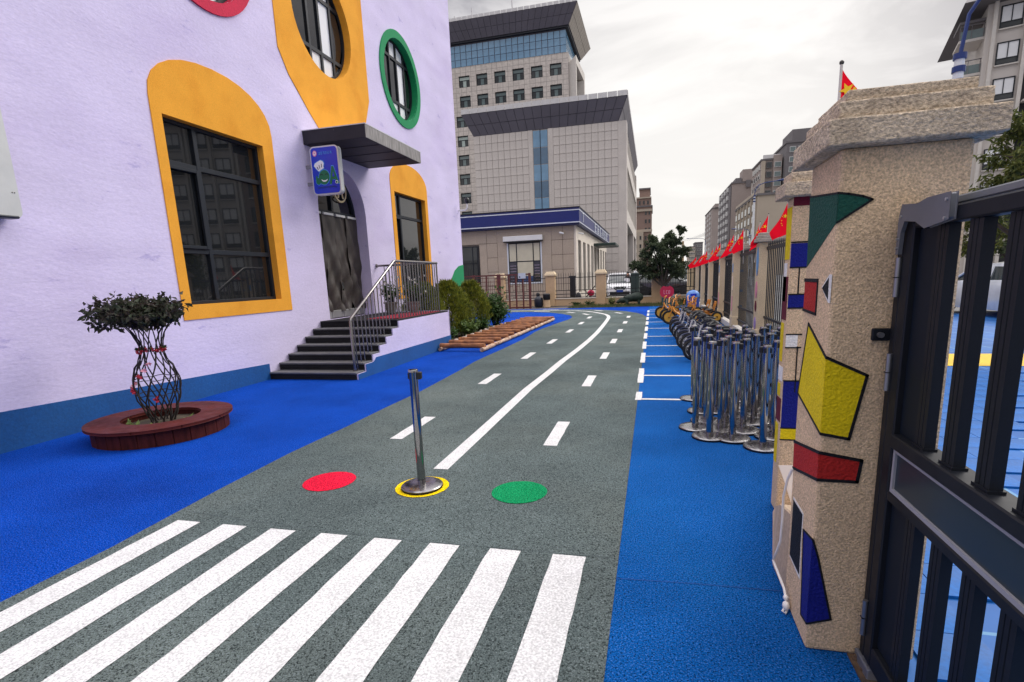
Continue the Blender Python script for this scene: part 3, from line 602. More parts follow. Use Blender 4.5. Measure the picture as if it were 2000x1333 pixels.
la = MB().box((.763, 2.112, 1.283), (.838, 2.1275, 1.327)).build('latch_plate', M_al, GT, bevel=.003)
MB().lathe([(.010, -.016), (.010, 0)], 12, (.786, 2.112, 1.305), axis='y').build('latch_knob', mat('hinge_steel', S(150, 150, 152), .35, .8), la)
MB().box((.80, 1.98, .005), (.90, 2.11, .05)).build('floor_bracket', M_al2, GT, bevel=.004)
MB().box((.78, 1.85, .001), (.93, 2.125, .008)).build('floor_plate', mat('rusty_plate', S(96, 74, 54), .8, var=.4, vs=14, col2=S(60, 50, 44), c2s=12), GT)
for x, y in ((.80, 2.09), (.81, 2.03), (.90, 1.9)): MB().lathe([(.014, .008), (.014, .016), (.008, .016), (.008, .03)], 8, (x, y, 0)).build('anchor_bolt', mat('rusty_plate', S(96, 74, 54)), GT)
# ------------------------------------------------------------------ fence along the street: pillars, bar panels, flags
M_fp = mat('tan_fence_stucco', S(214, 194, 160), .9, var=.12, vs=1.5, fine=.15, fs=60, bump=.5, bs=50, spec=.2)
M_fcap = mat('grey_fence_cap', S(158, 150, 138), .9, var=.15, vs=4, fine=.2, fs=60, bump=.4, bs=30)
M_iron = mat('black_iron', S(24, 25, 28), .5, var=.15, vs=6)
FX = 2.0; FY = [8.08, 11.26, 14.57, 17.45, 20.75, 23.85, 26.95, 30.05, 33.2]; FH = [2.26, 2.24, 2.21, 2.17, 2.14, 2.09, 2.07, 2.05, 2.05]; PW = .33
f0 = None; GF = 'tan pillars of the street fence'
for i, (y, h) in enumerate(zip(FY, FH)):
    lab = 'tan fence pillar under grey stepped cap, %s from the painted gate pillars' % ORD[i]
    T = thing('fence_pillar', lab, 'pillar', (FX, y, 0), group=GF)
    MB().box((FX, y, 0), (FX + PW, y + PW, h - .18)).build('shaft', M_fp, T, bevel=.012, seg=2)
    z = h - .18
    for o_, t_ in ((.075, .07), (.045, .06), (.01, .05)):
        MB().box((FX - o_, y - o_, z + .0005), (FX + PW + o_, y + PW + o_, z + t_)).build('cap_slab', M_fcap, T, bevel=.012, seg=2); z += t_
    MB().box((FX - .012, y - .012, .0), (FX + PW + .012, y + PW + .012, .38)).build('base', M_fp, T, bevel=.01)
    # painted cut-out plaques on some pillars
    if i == 1:
        for z0, z1, c_, w_ in ((1.42, 1.98, 'sky', .10), (.98, 1.32, 'pink', .09), (.72, .94, 'wine', .08), (.36, .62, 'lilac', .09)):
            n = 14; pts = [(FX - .014, y + .10 + w_ * math.cos(2 * math.pi * k / n) * (.7 + .3 * math.cos(6.28 * k / n * 2)), (z0 + z1) / 2 + (z1 - z0) / 2 * math.sin(2 * math.pi * k / n)) for k in range(n)]
            MB().prism(pts, (.013, 0, 0)).build('painted_plaque', PT[c_], T)
    elif i in (2, 3):
        for z0, z1, u, c_ in ((1.5, 1.72, .06, 'sky'), (1.05, 1.4, .02, 'cream'), (.52, .9, .02, 'pink')):
            MB().box((FX - .012, y + u, z0), (FX - .001, y + u + .09, z1)).build('painted_plaque', PT[c_], T)
        for z0 in (.6, 1.0, 1.5): MB().box((FX + .16, y - .01, z0), (FX + .24, y - .001, z0 + .06)).build('painted_plaque', PT['sky'], T)
    # low ledge and iron bar panel to the next pillar
    if i == len(FY) - 1: continue
    ya, yb = y + PW, FY[i + 1]; hh = h - .22
    P = thing('fence_panel', 'black iron bar fence panel between the %s and %s street pillars' % (ORD[i], ORD[i + 1]), 'fence', (FX + .15, ya, 0), group='iron panels of the street fence')
    MB().box((FX + .02, ya + .001, 0), (FX + .3, yb - .001, .16)).build('ledge', mat('pale_ledge', S(205, 200, 190), .8, var=.1), P, bevel=.01)
    for z_, t_ in ((hh - .10, .03), (.62, .022), (.3, .018)): MB().box((FX + .13, ya + .001, z_ - t_), (FX + .17, yb - .001, z_ + t_)).build('rail', M_iron, P)
    n = int((yb - ya) / .15); bm_ = None
    for k in range(n):
        yy = ya + (yb - ya) * (k + .5) / n
        if bm_ is None:
            bm_ = MB().box((-.009, -.009, 0), (.009, .009, hh - .2)); bm_.add([(-.014, -.014, hh - .2), (.014, -.014, hh - .2), (.014, .014, hh - .2), (-.014, .014, hh - .2), (0, 0, hh - .12)], [(0, 1, 4), (1, 2, 4), (2, 3, 4), (3, 0, 4), (3, 2, 1, 0)])
            bm_ = bm_.build('bar', M_iron, None); bm_.parent = P; bm_.location = (0, yy - ya, .16)
        else: o = part('bar', bm_, P); o.location = (0, yy - ya, .16)
M_flag = mat('red_flag_cloth', S(236, 20, 44), .8, var=.06, vs=8, spec=.1); translucent(M_flag, .5)
M_star = mat('yellow_star', S(250, 205, 20), .6)
def star(c, r, X, Y, b, th=.003):
    n_ = X.cross(Y).normalized()
    pts = [Vector(c) + (X * math.sin(math.pi * k / 5) + Y * math.cos(math.pi * k / 5)) * (r if k % 2 == 0 else r * .4) for k in range(10)]
    for s in (1, -1): b.face([p + n_ * th * s for p in pts])
def flag(name, label, base, top, w, drop, seed, lean, group=None, wid=.42, st=.07):
    q = random.Random(seed); T = thing(name, label, 'flag', base, group=group); B, A = Vector(base), Vector(top)
    MB().cyl(B, A, .008, .006, 8).build('flagpole', mat('pale_pole', S(205, 200, 190), .5), T, smooth=True); MB().ball(A, .010).build('finial', mat('pole_finial', S(60, 56, 50), .5), T, smooth=True)
    d = (B - A).normalized(); nu, nv = 14, 9; g_ = MB(); ph = q.uniform(0, 6); lx = Vector(lean)
    def P(u, v):
        o = A + d * (.01 + v * wid)
        return o + lx * (w * u) + Vector((0, 0, -drop * u ** .9 * (1 - .8 * v))) + Vector((math.cos(ph), math.sin(ph), 0)) * .028 * math.sin(u * 5 + v * 2.5 + ph) * (.15 + .7 * u)
    for j in range(nv + 1):
        for i in range(nu + 1): g_.v.append(P(i / nu, j / nv))
    for j in range(nv):
        for i in range(nu): s = j * (nu + 1) + i; g_.f.append([s, s + 1, s + nu + 2, s + nu + 1]); g_.mi.append(0)
    c_ = g_.build('cloth', M_flag, T, smooth=True)
    b = MB()
    for (u, v, r) in ((.18, .28, st), (.36, .1, st * .35), (.42, .22, st * .35), (.42, .36, st * .35), (.36, .5, st * .35)):
        e_ = .04; X = (P(u + e_, v) - P(u - e_, v)).normalized(); Y = (P(u, v - e_) - P(u, v + e_)); Y = (Y - X * Y.dot(X)).normalized(); star(P(u, v), r, X, Y, b, .006)
    b.build('star', M_star, c_)
    return T
for i, (y, dx, hh) in enumerate(((9.75, -.24, 2.56), (11.5, -.30, 2.55), (12.6, -.14, 2.5), (14.1, -.26, 2.5), (16.0, -.2, 2.5), (17.0, -.24, 2.46), (18.6, -.2, 2.42), (19.9, -.26, 2.4), (21.6, -.24, 2.38), (23.0, -.3, 2.34), (24.6, -.34, 2.32), (26.4, -.4, 2.28), (28.6, -.4, 2.26))):
    flag('red_flag', 'red flag with yellow stars drooping over the street fence, %s from the gate' % ORD[i], (FX + .15, y, 1.7), (FX + .17 + .05 * (i % 3 - 1), y - .05, hh + .05), 1, .46 + .06 * (i % 2), i + 2, (dx, .04 * (i % 3 - 1), 0), 'red flags along the street fence', wid=.5, st=.04)
flag('red_flag', 'small red flag with one yellow star above the near pillar cap', (.78, 2.75, 0), (.782, 2.75, 2.41), 1, .22, 41, (.13, 0, 0), 'red flags along the street fence', wid=.24, st=.032)
# panel closing the line between the gate pillars and the street fence
LPn = thing('fence_panel', 'black iron bar fence panel slanting from the painted gate pillar to the street fence', 'fence', (1.12, 3.62, 0), math.atan2(8.06 - 3.62, 2.12 - 1.12), 'iron panels of the street fence'); ln = math.hypot(1.0, 4.44)
MB().box((0, -.13, 0), (ln, .13, .16)).build('ledge', mat('pale_ledge', S(205, 200, 190)), LPn, bevel=.01)
for z_, t_ in ((1.94, .03), (.62, .022), (.3, .018)): MB().box((0, -.02, z_ - t_), (ln, .02, z_ + t_)).build('rail', M_iron, LPn)
bm_ = None
for k in range(29):
    if bm_ is None: bm_ = MB().box((-.009, -.009, 0), (.009, .009, 1.85)).build('bar', M_iron); bm_.parent = LPn; o = bm_
    else: o = part('bar', bm_, LPn)
    o.location = ((k + .5) * ln / 29, 0, .16)
# ------------------------------------------------------------------ wall signs
M_case = mat('sign_casing', S(206, 208, 206), .35, .3, var=.08)
M_sblue = mat('sign_blue', S(12, 50, 190), .25, var=.05, spec=.6)
def rrect(x0, x1, z0, z1, r, n=5):
    P = []
    for cx, cz, a in ((x1 - r, z1 - r, 0), (x0 + r, z1 - r, 90), (x0 + r, z0 + r, 180), (x1 - r, z0 + r, 270)):
        P += [(cx + r * math.cos(R(a + 90 * k / n)), cz + r * math.sin(R(a + 90 * k / n))) for k in range(n + 1)]
    return P
def plateY(b, pts, y, d): return b.prism([(u, y, v) for u, v in pts], (0, d, 0))
def ell(cx, cz, rx, rz, n=28, a0=0, a1=360, t=0):
    c, s = math.cos(R(t)), math.sin(R(t)); P = []
    for k in range(n + (a1 - a0 < 360)):
        a = R(a0 + (a1 - a0) * k / n); u, v = rx * math.cos(a), rz * math.sin(a); P.append((cx + u * c - v * s, cz + u * s + v * c))
    return P
KS = thing('lightbox_sign', 'blue lightbox sign with chef face and letter A beside the door', 'sign', (-6.0, 9.35, 3.27))
plateY(MB(), rrect(-6.30, -5.72, 3.27, 4.12, .07), 9.30, .11).build('casing', M_case, KS, bevel=.01, seg=2)
plateY(MB(), rrect(-6.285, -5.735, 3.285, 4.105, .06), 9.297, -.003).build('face', M_sblue, KS)
cy = lambda u: -6.30 + .58 * u; cz = lambda v: 4.12 - .85 * v      # sign coordinates, 0..1
def sg(pts, m, name, y=9.2935, d=-.002): return plateY(MB(), [(cy(u), cz(v)) for u, v in pts], y, d).build(name, m, KS)
M_sw = mat('sign_white', S(240, 242, 244), .4, var=.03); M_sg = mat('sign_green', S(20, 110, 72), .4, var=.05); M_sk = mat('sign_black', S(14, 20, 26), .5); M_sc = mat('sign_light_blue', S(70, 150, 225), .4, var=.05); M_sp = mat('sign_pink', S(226, 130, 160), .4, var=.05); M_sd = mat('sign_dark_blue_text', S(20, 60, 90), .5)
def E(u, v, ru, rv, **k): return [((x), (z)) for x, z in ell(u, v, ru, rv, **k)]
sg(E(.17, .135, .075, .062), M_sp, 'round_emblem'); sg(E(.17, .135, .05, .042), M_sw, 'round_emblem', 9.291); sg(E(.17, .13, .026, .022), M_sp, 'round_emblem', 9.2885)
def glyphs(n, u0, u1, v0, v1, m, seed, name):
    q = random.Random(seed); b = MB()
    for k in range(n):
        a = u0 + (u1 - u0) * (k + .1) / n; c = u0 + (u1 - u0) * (k + .85) / n; w = (c - a) * .13; h = (v1 - v0) * .10
        H = sorted(q.sample([0, .25, .5, .75, 1], 3)); V = sorted(q.sample([.1, .35, .5, .65, .9], 2))
        for t in H: plateY(b, [(cy(x), cz(y)) for x, y in rect(a, c, v0 + (v1 - v0) * t - h / 2, v0 + (v1 - v0) * t + h / 2)], 9.2935, -.002)
        for t in V: plateY(b, [(cy(x), cz(y)) for x, y in rect(a + (c - a) * t - w / 2, a + (c - a) * t + w / 2, v0, v1)], 9.2945, -.002)
    return b.build(name, m, KS)
glyphs(6, .30, .80, .115, .165, M_sc, 3, 'title_lettering'); glyphs(13, .17, .88, .84, .875, M_sd, 5, 'small_lettering')
sg(E(.44, .645, .22, .165, t=-8), M_sc, 'face_outline'); sg(E(.44, .645, .20, .15, t=-8), M_sg, 'smiling_face', 9.2905)
sg(E(.22, .72, .105, .085), M_sc, 'hand_outline', 9.293); sg(E(.22, .72, .088, .07), M_sg, 'hand', 9.289); sg(E(.165, .645, .03, .045, t=20), M_sg, 'thumb', 9.288)
sg([(.20, .49), (.09, .40), (.13, .335), (.24, .30), (.36, .27), (.46, .30), (.50, .35), (.47, .42), (.48, .46), (.27, .535)], M_sc, 'hat_outline', 9.2925)
sg([(.21, .475), (.11, .395), (.15, .345), (.25, .312), (.36, .285), (.44, .31), (.475, .355), (.45, .42), (.465, .45), (.275, .515)], M_sw, 'chef_hat', 9.2885)
for p in ([(.21, .42), (.235, .415), (.27, .475), (.25, .48)], [(.29, .385), (.31, .38), (.325, .45), (.305, .46)], [(.38, .36), (.40, .36), (.395, .43), (.375, .435)]): sg(p, M_sk, 'hat_fold', 9.286)
for u in (.35, .54): sg(E(u, .60, .055, .03, a0=180, a1=360, n=10) + E(u, .60, .035, .014, a0=180, a1=360, n=10)[::-1], M_sk, 'eye', 9.288)
sg(E(.45, .685, .11, .055, a0=0, a1=180, n=14) + E(.45, .685, .095, .025, a0=0, a1=180, n=14)[::-1], M_sw, 'smile', 9.288)
A_ = [(.62, .795), (.74, .43), (.80, .43), (.97, .795), (.89, .795), (.85, .70), (.73, .70), (.70, .795)]
sg([(u + (.012 if u > .77 else -.012), v + (-.02 if v < .5 else .012)) for u, v in A_], M_sc, 'letter_outline', 9.294, -.001); sg(A_, M_sg, 'letter', 9.290)
sg([(.745, .645), (.785, .53), (.83, .645)], M_sblue, 'letter_counter', 9.2875)
sg(E(.885, .765, .052, .037), M_sw, 'dot_outline', 9.287); sg(E(.885, .765, .036, .025), M_sg, 'dot', 9.2845)
for z in (3.79, 3.48): MB().box((WX, 9.34, z - .03), (-6.29, 9.37, z + .03)).build('bracket', mat('zinc_bracket', S(150, 150, 152), .4, .6), KS)
LS = thing('wall_sign', 'edge of a grey framed blue sign at the far left of the lilac wall', 'sign', (-6.2, 4.1, 2.35))
plateY(MB(), rrect(-6.42, -6.27, 2.36, 3.7, .05), 3.1, 1.1)
b = MB().prism([(-6.40, u, v) for u, v in rrect(3.2, 4.22, 2.36, 3.75, .06)], (.12, 0, 0)); b.build('casing', M_case, LS, bevel=.012, seg=2)
MB().prism([(-6.279, u, v) for u, v in rrect(3.27, 4.04, 2.46, 3.68, .03)], (.004, 0, 0)).build('face', M_sblue, LS)
MB().box((-6.405, 3.26, 2.345), (-6.27, 4.2, 2.375)).build('lower_trim', mat('dark_trim', S(60, 62, 66), .4, .4), LS, bevel=.012)
for y in (4.175, 4.195): MB().cyl((-6.281, y, 2.6), (-6.276, y, 2.6), .006, n=8).build('rivet', M_ss, LS)
# ------------------------------------------------------------------ round timber planter bench and woven pot tree
M_tim = mat('reddish_timber', S(86, 34, 28), .6, spec=.15, var=.3, vs=4, stretch=(1, 1, 6), fine=.15, fs=60, bump=.25, bs=30, col2=S(82, 36, 34), c2s=3, rv=.12)
M_timd = mat('dark_stained_timber', S(74, 30, 25), .7, spec=.15, var=.4, vs=5, stretch=(4, 4, .7), fine=.2, bump=.3, bs=25)
PC = Vector((-5.35, 4.57, 0)); PL = thing('planter_bench', 'round reddish timber planter bench at the foot of the lilac wall', 'planter', PC)
nb = 10
for k in range(nb):
    a0, a1 = R(360 * k / nb + 8) + .006, R(360 * (k + 1) / nb + 8) - .006; b = MB(); n = 6; r0, r1 = .385, .70; z0, z1 = .165, .195
    pts = [(r1 * math.cos(a0 + (a1 - a0) * i / n), r1 * math.sin(a0 + (a1 - a0) * i / n)) for i in range(n + 1)] + [(r0 * math.cos(a1 + (a0 - a1) * i / n), r0 * math.sin(a1 + (a0 - a1) * i / n)) for i in range(n + 1)]
    b.prism([(PC.x + x, PC.y + y, z0) for x, y in pts], (0, 0, z1 - z0)); b.build('seat_plank', M_tim, PL, bevel=.003)
for k in range(26):
    a = R(360 * k / 26); c, s = math.cos(a), math.sin(a); w = .0755; b = MB().box((.625, -w, .0), (.65, w, .164)); b.xf(Matrix.Translation(PC) @ Matrix.Rotation(a, 4, 'Z')); b.build('side_board', M_timd, PL, bevel=.003)
MB().lathe([(.42, 0), (.42, .164), (.40, .164), (.40, 0)], 30, PC, cap=False).build('inner_ring', M_timd, PL)
sl_ = MB().lathe([(.40, .11), (.001, .13)], 30, PC, cap=False).build('soil', M_soil, PL)
WT = thing('woven_tree', 'dark leafed small tree with stems woven into an open vase', 'tree', (PC.x - .02, PC.y + .03, .11))
TC = Vector((PC.x - .02, PC.y + .03, 0))
M_stem = mat('dark_stem', S(34, 27, 24), .8, var=.3, vs=20, bump=.4, bs=60)
RP = [(.11, .15), (.25, .23), (.42, .30), (.58, .325), (.72, .28), (.84, .19), (.93, .155), (1.02, .165), (1.12, .22), (1.22, .31), (1.3, .4)]
RP = [(z_, r_ * .68) for z_, r_ in RP]
def rad(z):
    for (za, ra), (zb_, rb) in zip(RP[:-1], RP[1:]):
        if z <= zb_: t = (z - za) / (zb_ - za); t = t * t * (3 - 2 * t); return ra + (rb - ra) * t
    return RP[-1][1]
q = random.Random(4)
for dr in (1, -1):
    for k in range(9):
        ph = 2 * math.pi * (k + q.uniform(-.2, .2)) / 9; P = []
        for i in range(26):
            z = .11 + 1.15 * i / 25; a = ph + dr * 2.15 * (i / 25) ** .92; r = rad(z) + dr * .005 + q.uniform(-.004, .004); P.append(TC + Vector((r * math.cos(a), r * math.sin(a), z)))
        MB().tube(P, [.0085 - .003 * i / 25 for i in range(26)], 5).build('stem', M_stem, WT, smooth=True)
for z in (.45, .62, .93):
    r = rad(z); MB().tube([TC + Vector((r * math.cos(2 * math.pi * i / 24), r * math.sin(2 * math.pi * i / 24), z + .008 * math.sin(i * 1.7))) for i in range(24)], .005, 4, closed=True).build('tie_hoop', M_stem, WT)
def leaf(b, p, d, L_, W_, up=None, bend=.25):
    """one leaf: two folded halves, four triangles"""
    d = d.normalized(); u = up or Vector((random.uniform(-1, 1), random.uniform(-1, 1), random.uniform(-1, 1))); s = d.cross(u)
    if s.length < 1e-3: s = d.orthogonal()
    s = s.normalized() * W_ / 2; n = s.cross(d).normalized()
    t = p + d * L_ - n * L_ * bend; m = p + d * L_ * .45
    b.add([p, m + s + n * W_ * .15, t, m - s + n * W_ * .15, m], [(0, 4, 1), (4, 2, 1), (0, 3, 4), (4, 3, 2)])
def rvec(q): 
    while True:
        v = Vector((q.uniform(-1, 1), q.uniform(-1, 1), q.uniform(-1, 1)))
        if .05 < v.length <= 1: return v
def foliage_mat(name, c, c2, rough=.55, t=.52, tr=.25):
    m = mat(name, c, rough, var=.35, vs=9, col2=c2, c2s=14, c2t=t, spec=.35)
    translucent(m, .3)
    return m
M_lfd = foliage_mat('dark_purple_green_leaf', S(58, 68, 48), S(66, 54, 48))
cr = MB(); tw = MB(); q = random.Random(9); random.seed(5)
LS_ = .6
lobes = [((-.82, -.25, 1.36), .24), ((-.72, .05, 1.42), .22), ((-.50, .0, 1.40), .26), ((-.18, .05, 1.43), .24), ((.12, -.05, 1.43), .26), ((.42, .05, 1.40), .26), ((.05, .28, 1.42), .25), ((-.1, -.32, 1.36), .26), ((.25, -.28, 1.38), .25), ((-.32, .25, 1.40), .24), ((.3, .28, 1.38), .24), ((.05, 0, 1.3), .22)]
for (c, r) in lobes:
    c = (c[0] * LS_, c[1] * LS_, c[2]); r *= .82; C_ = TC + Vector(c)
    for i in range(16):
        v = rvec(q); v.z *= .75; tip = C_ + v * r; base = TC + Vector((c[0] * .35, c[1] * .35, 1.2)); mid = (base + tip) / 2 + Vector((0, 0, .05)); tw.tube([base, mid, tip], [.006, .004, .002], 4, caps=False)
        for j in range(18):
            t_ = q.uniform(.55, 1.05); p = base.lerp(tip, t_) + rvec(q) * .05; d = rvec(q) + Vector((0, 0, -.45)); leaf(cr, p, d, q.uniform(.055, .085), q.uniform(.028, .044))
cr.build('crown', M_lfd, WT); tw.build('twigs', M_stem, WT)
M_rose = mat('red_silk_flower', S(190, 50, 70), .7, var=.2, vs=20); M_rose2 = mat('pink_silk_flower', S(216, 150, 165), .7, var=.2, vs=20)
def rose(b, p, r, q):
    for k in range(9):
        d = rvec(q); leaf(b, p, d, r, r * .9)
q = random.Random(2); FL = thing('flower_garland', 'red and pink artificial flowers tied round the woven stems', 'flowers', TC + Vector((0, 0, .93)))
b1, b2, b3 = MB(), MB(), MB()
for k in range(16):
    a = R(360 * k / 16 + q.uniform(-8, 8)); rose(b1, TC + Vector((.118 * math.cos(a), .118 * math.sin(a), .935 + q.uniform(-.015, .015))), .032, q)
    for j in range(3): leaf(b3, TC + Vector((.115 * math.cos(a), .115 * math.sin(a), .955)), Vector((math.cos(a), math.sin(a), q.uniform(-.3, .6))), .04, .022)
for z, a, big in ((.80, -60, 1), (.73, -70, 1), (.67, -85, 0), (.52, -125, 0), (.50, -118, 0), (.55, -140, 1), (.42, -45, 0), (.40, -52, 0), (.56, 200, 1)):
    r = rad(z) + .01; rose(b2 if big else b1, TC + Vector((r * math.cos(R(a)), r * math.sin(R(a)), z)), .036, q)
b1.build('red_blossoms', M_rose, FL); b2.build('pink_blossoms', M_rose2, FL); b3.build('garland_leaves', foliage_mat('garland_leaf', S(52, 70, 44), S(70, 90, 50)), FL)
M_lfg = foliage_mat('pale_green_leaf', S(120, 138, 70), S(88, 110, 60))
for k, (a, r, w_) in enumerate(((-95, .30, 'front'), (-60, .28, 'front right'), (-125, .33, 'front left'), (12, .32, 'right'), (-20, .27, 'side'))):
    p = PC + Vector((r * math.cos(R(a)), r * math.sin(R(a)), .12)); b = MB(); q = random.Random(k)
    for j in range(9): d = Vector((q.uniform(-1, 1), q.uniform(-1, 1), q.uniform(.5, 1.1))); leaf(b, p + Vector((q.uniform(-.05, .05), q.uniform(-.05, .05), 0)), d, q.uniform(.07, .12), .04, Vector((0, 0, 1)))
    T = thing('seedling', 'small pale green leafy plant in the planter soil, %s of the woven stems' % w_, 'plant', p, group='seedlings in the planter'); b.build('leaves', M_lfg, T)
# ------------------------------------------------------------------ polished queue posts
M_chr = mat('polished_steel_tube', S(160, 158, 158), .08, 1.0, var=.06, vs=3, rv=.04); M_blk = mat('black_belt_head', S(20, 20, 22), .45, var=.1)
M_bas = mat('worn_chrome_base', S(140, 138, 138), .22, 1.0, var=.2, vs=9, rv=.12, wear=(S(120, 110, 105), 18, .64))
def stanchion(loc, label, group=None):
    T = thing('queue_post', label, 'post', (0, 0, 0), group=group)
    MB().lathe([(.155, 0), (.158, .006), (.158, .018), (.152, .024), (.148, .026), (.09, .032), (.036, .036)], 40, (0, 0, 0)).build('base', M_bas, T, smooth=True)
    MB().lathe([(.16, .003), (.1605, .009), (.16, .013)], 40, cap=False).build('base_trim', PT['black'], T)
    MB().lathe([(.0315, .03), (.0315, .84)], 28).build('tube', M_chr, T, smooth=True)
    h = MB().lathe([(.0335, .84), (.0335, .895), (.036, .897), (.036, .912), (.033, .917), (.001, .917)], 28); ho = h.build('head', M_chr, T, smooth=True)
    MB().box((.028, -.02, .845), (.062, .02, .898)).build('belt_cassette', M_blk, ho, bevel=.004)
    for a in (90, 180): MB().box((-.007, -.009, .848), (.007, .009, .89)).xf(Matrix.Rotation(R(a), 4, 'Z') @ Matrix.Translation((.034, 0, 0))).build('belt_slot', M_blk, ho)
    T.location = loc; return T
s1 = stanchion((-1.705, 3.49, .009), 'single polished steel queue post standing on the yellow spot')
s1.rotation_euler = (0, 0, R(5))
GS = 'polished queue posts crowded beside the gate'
proto = None
SP = [(.43, 5.36), (.56, 5.62), (.70, 6.05), (.535, 5.06), (.74, 5.52), (.735, 5.02), (.87, 5.30), (1.04, 6.2), (1.02, 5.62), (.955, 4.80), (1.10, 5.12), (.88, 5.86), (1.25, 6.0), (1.17, 5.74), (.55, 6.02), (1.33, 5.5), (.87, 6.32), (1.22, 5.36), (1.2, 6.35), (.62, 6.36), (1.42, 5.95), (.78, 6.62), (1.05, 6.62), (1.32, 6.7), (.50, 6.65), (1.02, 5.98), (.66, 5.3), (.92, 5.6), (1.28, 5.0), (1.38, 6.3)]
for i, (x, y) in enumerate(SP):
    lab = 'polished steel queue post in the crowd beside the painted gate pillar'
    if i == 9: lab = 'polished steel queue post standing nearest, foremost of the crowd by the gate'
    if i == 3: lab = 'polished steel queue post at the left front of the crowd by the gate'
    if proto is None: proto = stanchion((x, y, .001), lab, GS); o = proto
    else: o = copy_tree(proto, (x, y, .001 + .0005 * (i % 3)), label=lab)
    o.rotation_euler = (R(random.uniform(-.6, .6)), R(random.uniform(-.6, .6)), random.uniform(0, 6.28)); o['label'] = lab
# ------------------------------------------------------------------ peeled log ladder beside the road
M_log = mat('peeled_log', S(160, 102, 58), .6, var=.35, vs=6, stretch=(1, 1, 1), fine=.2, fs=40, bump=.4, bs=25, col2=S(120, 72, 40), c2s=5)
M_bark = mat('pale_bark_pole', S(196, 168, 142), .75, var=.3, vs=8, fine=.2, fs=50, bump=.5, bs=30, col2=S(150, 110, 84), c2s=7)
LG = thing('log_ladder', 'long ladder of peeled logs lying on the blue rubber by the road', 'ladder', (-4.1, 15, 0))
q = random.Random(8)
def lg(name, a, b_, r, m, sag=.01):
    A, B = Vector(a), Vector(b_); P = [A.lerp(B, t / 8) + Vector((q.uniform(-sag, sag), q.uniform(-sag, sag), q.uniform(-.4, .4) * sag)) for t in range(9)]
    return MB().tube(P, [r * q.uniform(.9, 1.08) for _ in P], 9).build(name, m, LG, smooth=True)
ys = [10.85, 12.0, 13.3, 14.7, 16.1, 17.5, 18.95]
for (y0, y1) in zip(ys[:-1], ys[1:]):
    t0, t1 = (y0 - 10.85) / 8.1, (y1 - 10.85) / 8.1
    lg('side_pole', (-3.62 + .14 * t0, y0, .055), (-3.62 + .14 * t1, y1 - .04, .055), .048, M_bark); lg('side_pole', (-4.66 + .12 * t0, y0 + .12, .055), (-4.66 + .12 * t1, y1 + .08, .055), .045, M_bark)
for k in range(14):
    y = 11.02 + k * .60; t = (y - 10.85) / 8.1; lg('rung_log', (-4.70 + .12 * t, y + q.uniform(-.05, .05) + .08, .12), (-3.60 + .14 * t, y + q.uniform(-.05, .05), .12), q.uniform(.045, .075), M_log, .006)
# ------------------------------------------------------------------ shrubs beside the landing
M_con = foliage_mat('golden_conifer', S(142, 144, 46), S(80, 94, 38), t=.5); M_ivy = foliage_mat('leafy_green', S(76, 108, 48), S(44, 68, 36), t=.5); M_iv2 = foliage_mat('pale_leaf', S(110, 132, 66), S(60, 88, 40))
def conifer(label, c, h, r, seed, n=2600):
    q = random.Random(seed); random.seed(seed); C_ = Vector(c); T = thing('conifer_shrub', label, 'shrub', c, group='golden conifers by the landing'); b = MB(); tr = MB()
    for i in range(n):
        a = q.uniform(0, 6.283); t = q.random() ** .8; rr_ = r * (math.sin(math.pi * min(1, .22 + .75 * t)) ** .8) * q.uniform(.55, 1.05) * (1 + .18 * math.sin(3 * a + seed) + .12 * math.sin(7 * a + t * 9))
        p = C_ + Vector((rr_ * math.cos(a), rr_ * math.sin(a), .08 + t * h)); d = Vector((math.cos(a) * .55, math.sin(a) * .55, 1.0)) + rvec(q) * .35
        for j in range(4): leaf(b, p + rvec(q) * .05, d + rvec(q) * .4, q.uniform(.08, .15), q.uniform(.016, .028))
    for k in range(7):
        a = q.uniform(0, 6.28); tr.tube([C_, C_ + Vector((.3 * r * math.cos(a), .3 * r * math.sin(a), h * .4)), C_ + Vector((.6 * r * math.cos(a), .6 * r * math.sin(a), h * .8))], [.02, .014, .006], 5)
    b.build('foliage', M_con, T); tr.build('stems', M_stem, T)
conifer('golden conifer shrub nearest the railing landing', (-5.75, 12.75, 0), 1.38, .52, 3); conifer('golden conifer shrub in the middle of the wall bed', (-5.6, 14.0, 0), 1.42, .62, 5); conifer('golden conifer shrub furthest along the wall bed', (-5.45, 15.5, 0), 1.4, .55, 9, 1800)
def bush(name, label, c, size, n, seed, m, lw=(.05, .1), group=None, cat='shrub', stems=8, lean=None, wr=.55):
    q = random.Random(seed); random.seed(seed); C_ = Vector(c); T = thing(name, label, cat, c, group=group); b = MB(); tr = MB()
    tips = []
    for k in range(stems * 3):
        v = rvec(q); tip = C_ + Vector((v.x * size[0], v.y * size[1], size[2] * (.35 + .6 * abs(v.z)))); tips.append(tip); m_ = C_.lerp(tip, .5) + Vector((0, 0, .08)); tr.tube([C_ + Vector((v.x * .1, v.y * .1, 0)), m_, tip], [.009, .006, .003], 4, caps=False)
    for i in range(n):
        t = tips[i % len(tips)]; s = q.random() ** .5; p = (C_ + Vector((0, 0, size[2] * .15))).lerp(t, s) + rvec(q) * .13 * max(size); d = rvec(q) + Vector((0, 0, .15)); L_ = q.uniform(*lw); leaf(b, p, d, L_, L_ * wr, Vector((q.uniform(-.5, .5), q.uniform(-.5, .5), 1)))
    for v in b.v: v.z = max(v.z, c[2] + .004)
    b.build('leaves', m, T); tr.build('stems', M_stem, T); return T
bush('leafy_bush', 'tall broad leaved bush at the end of the wall bed', (-4.98, 16.4, 0), (.45, .6, 1.45), 1700, 21, M_ivy, (.08, .15))
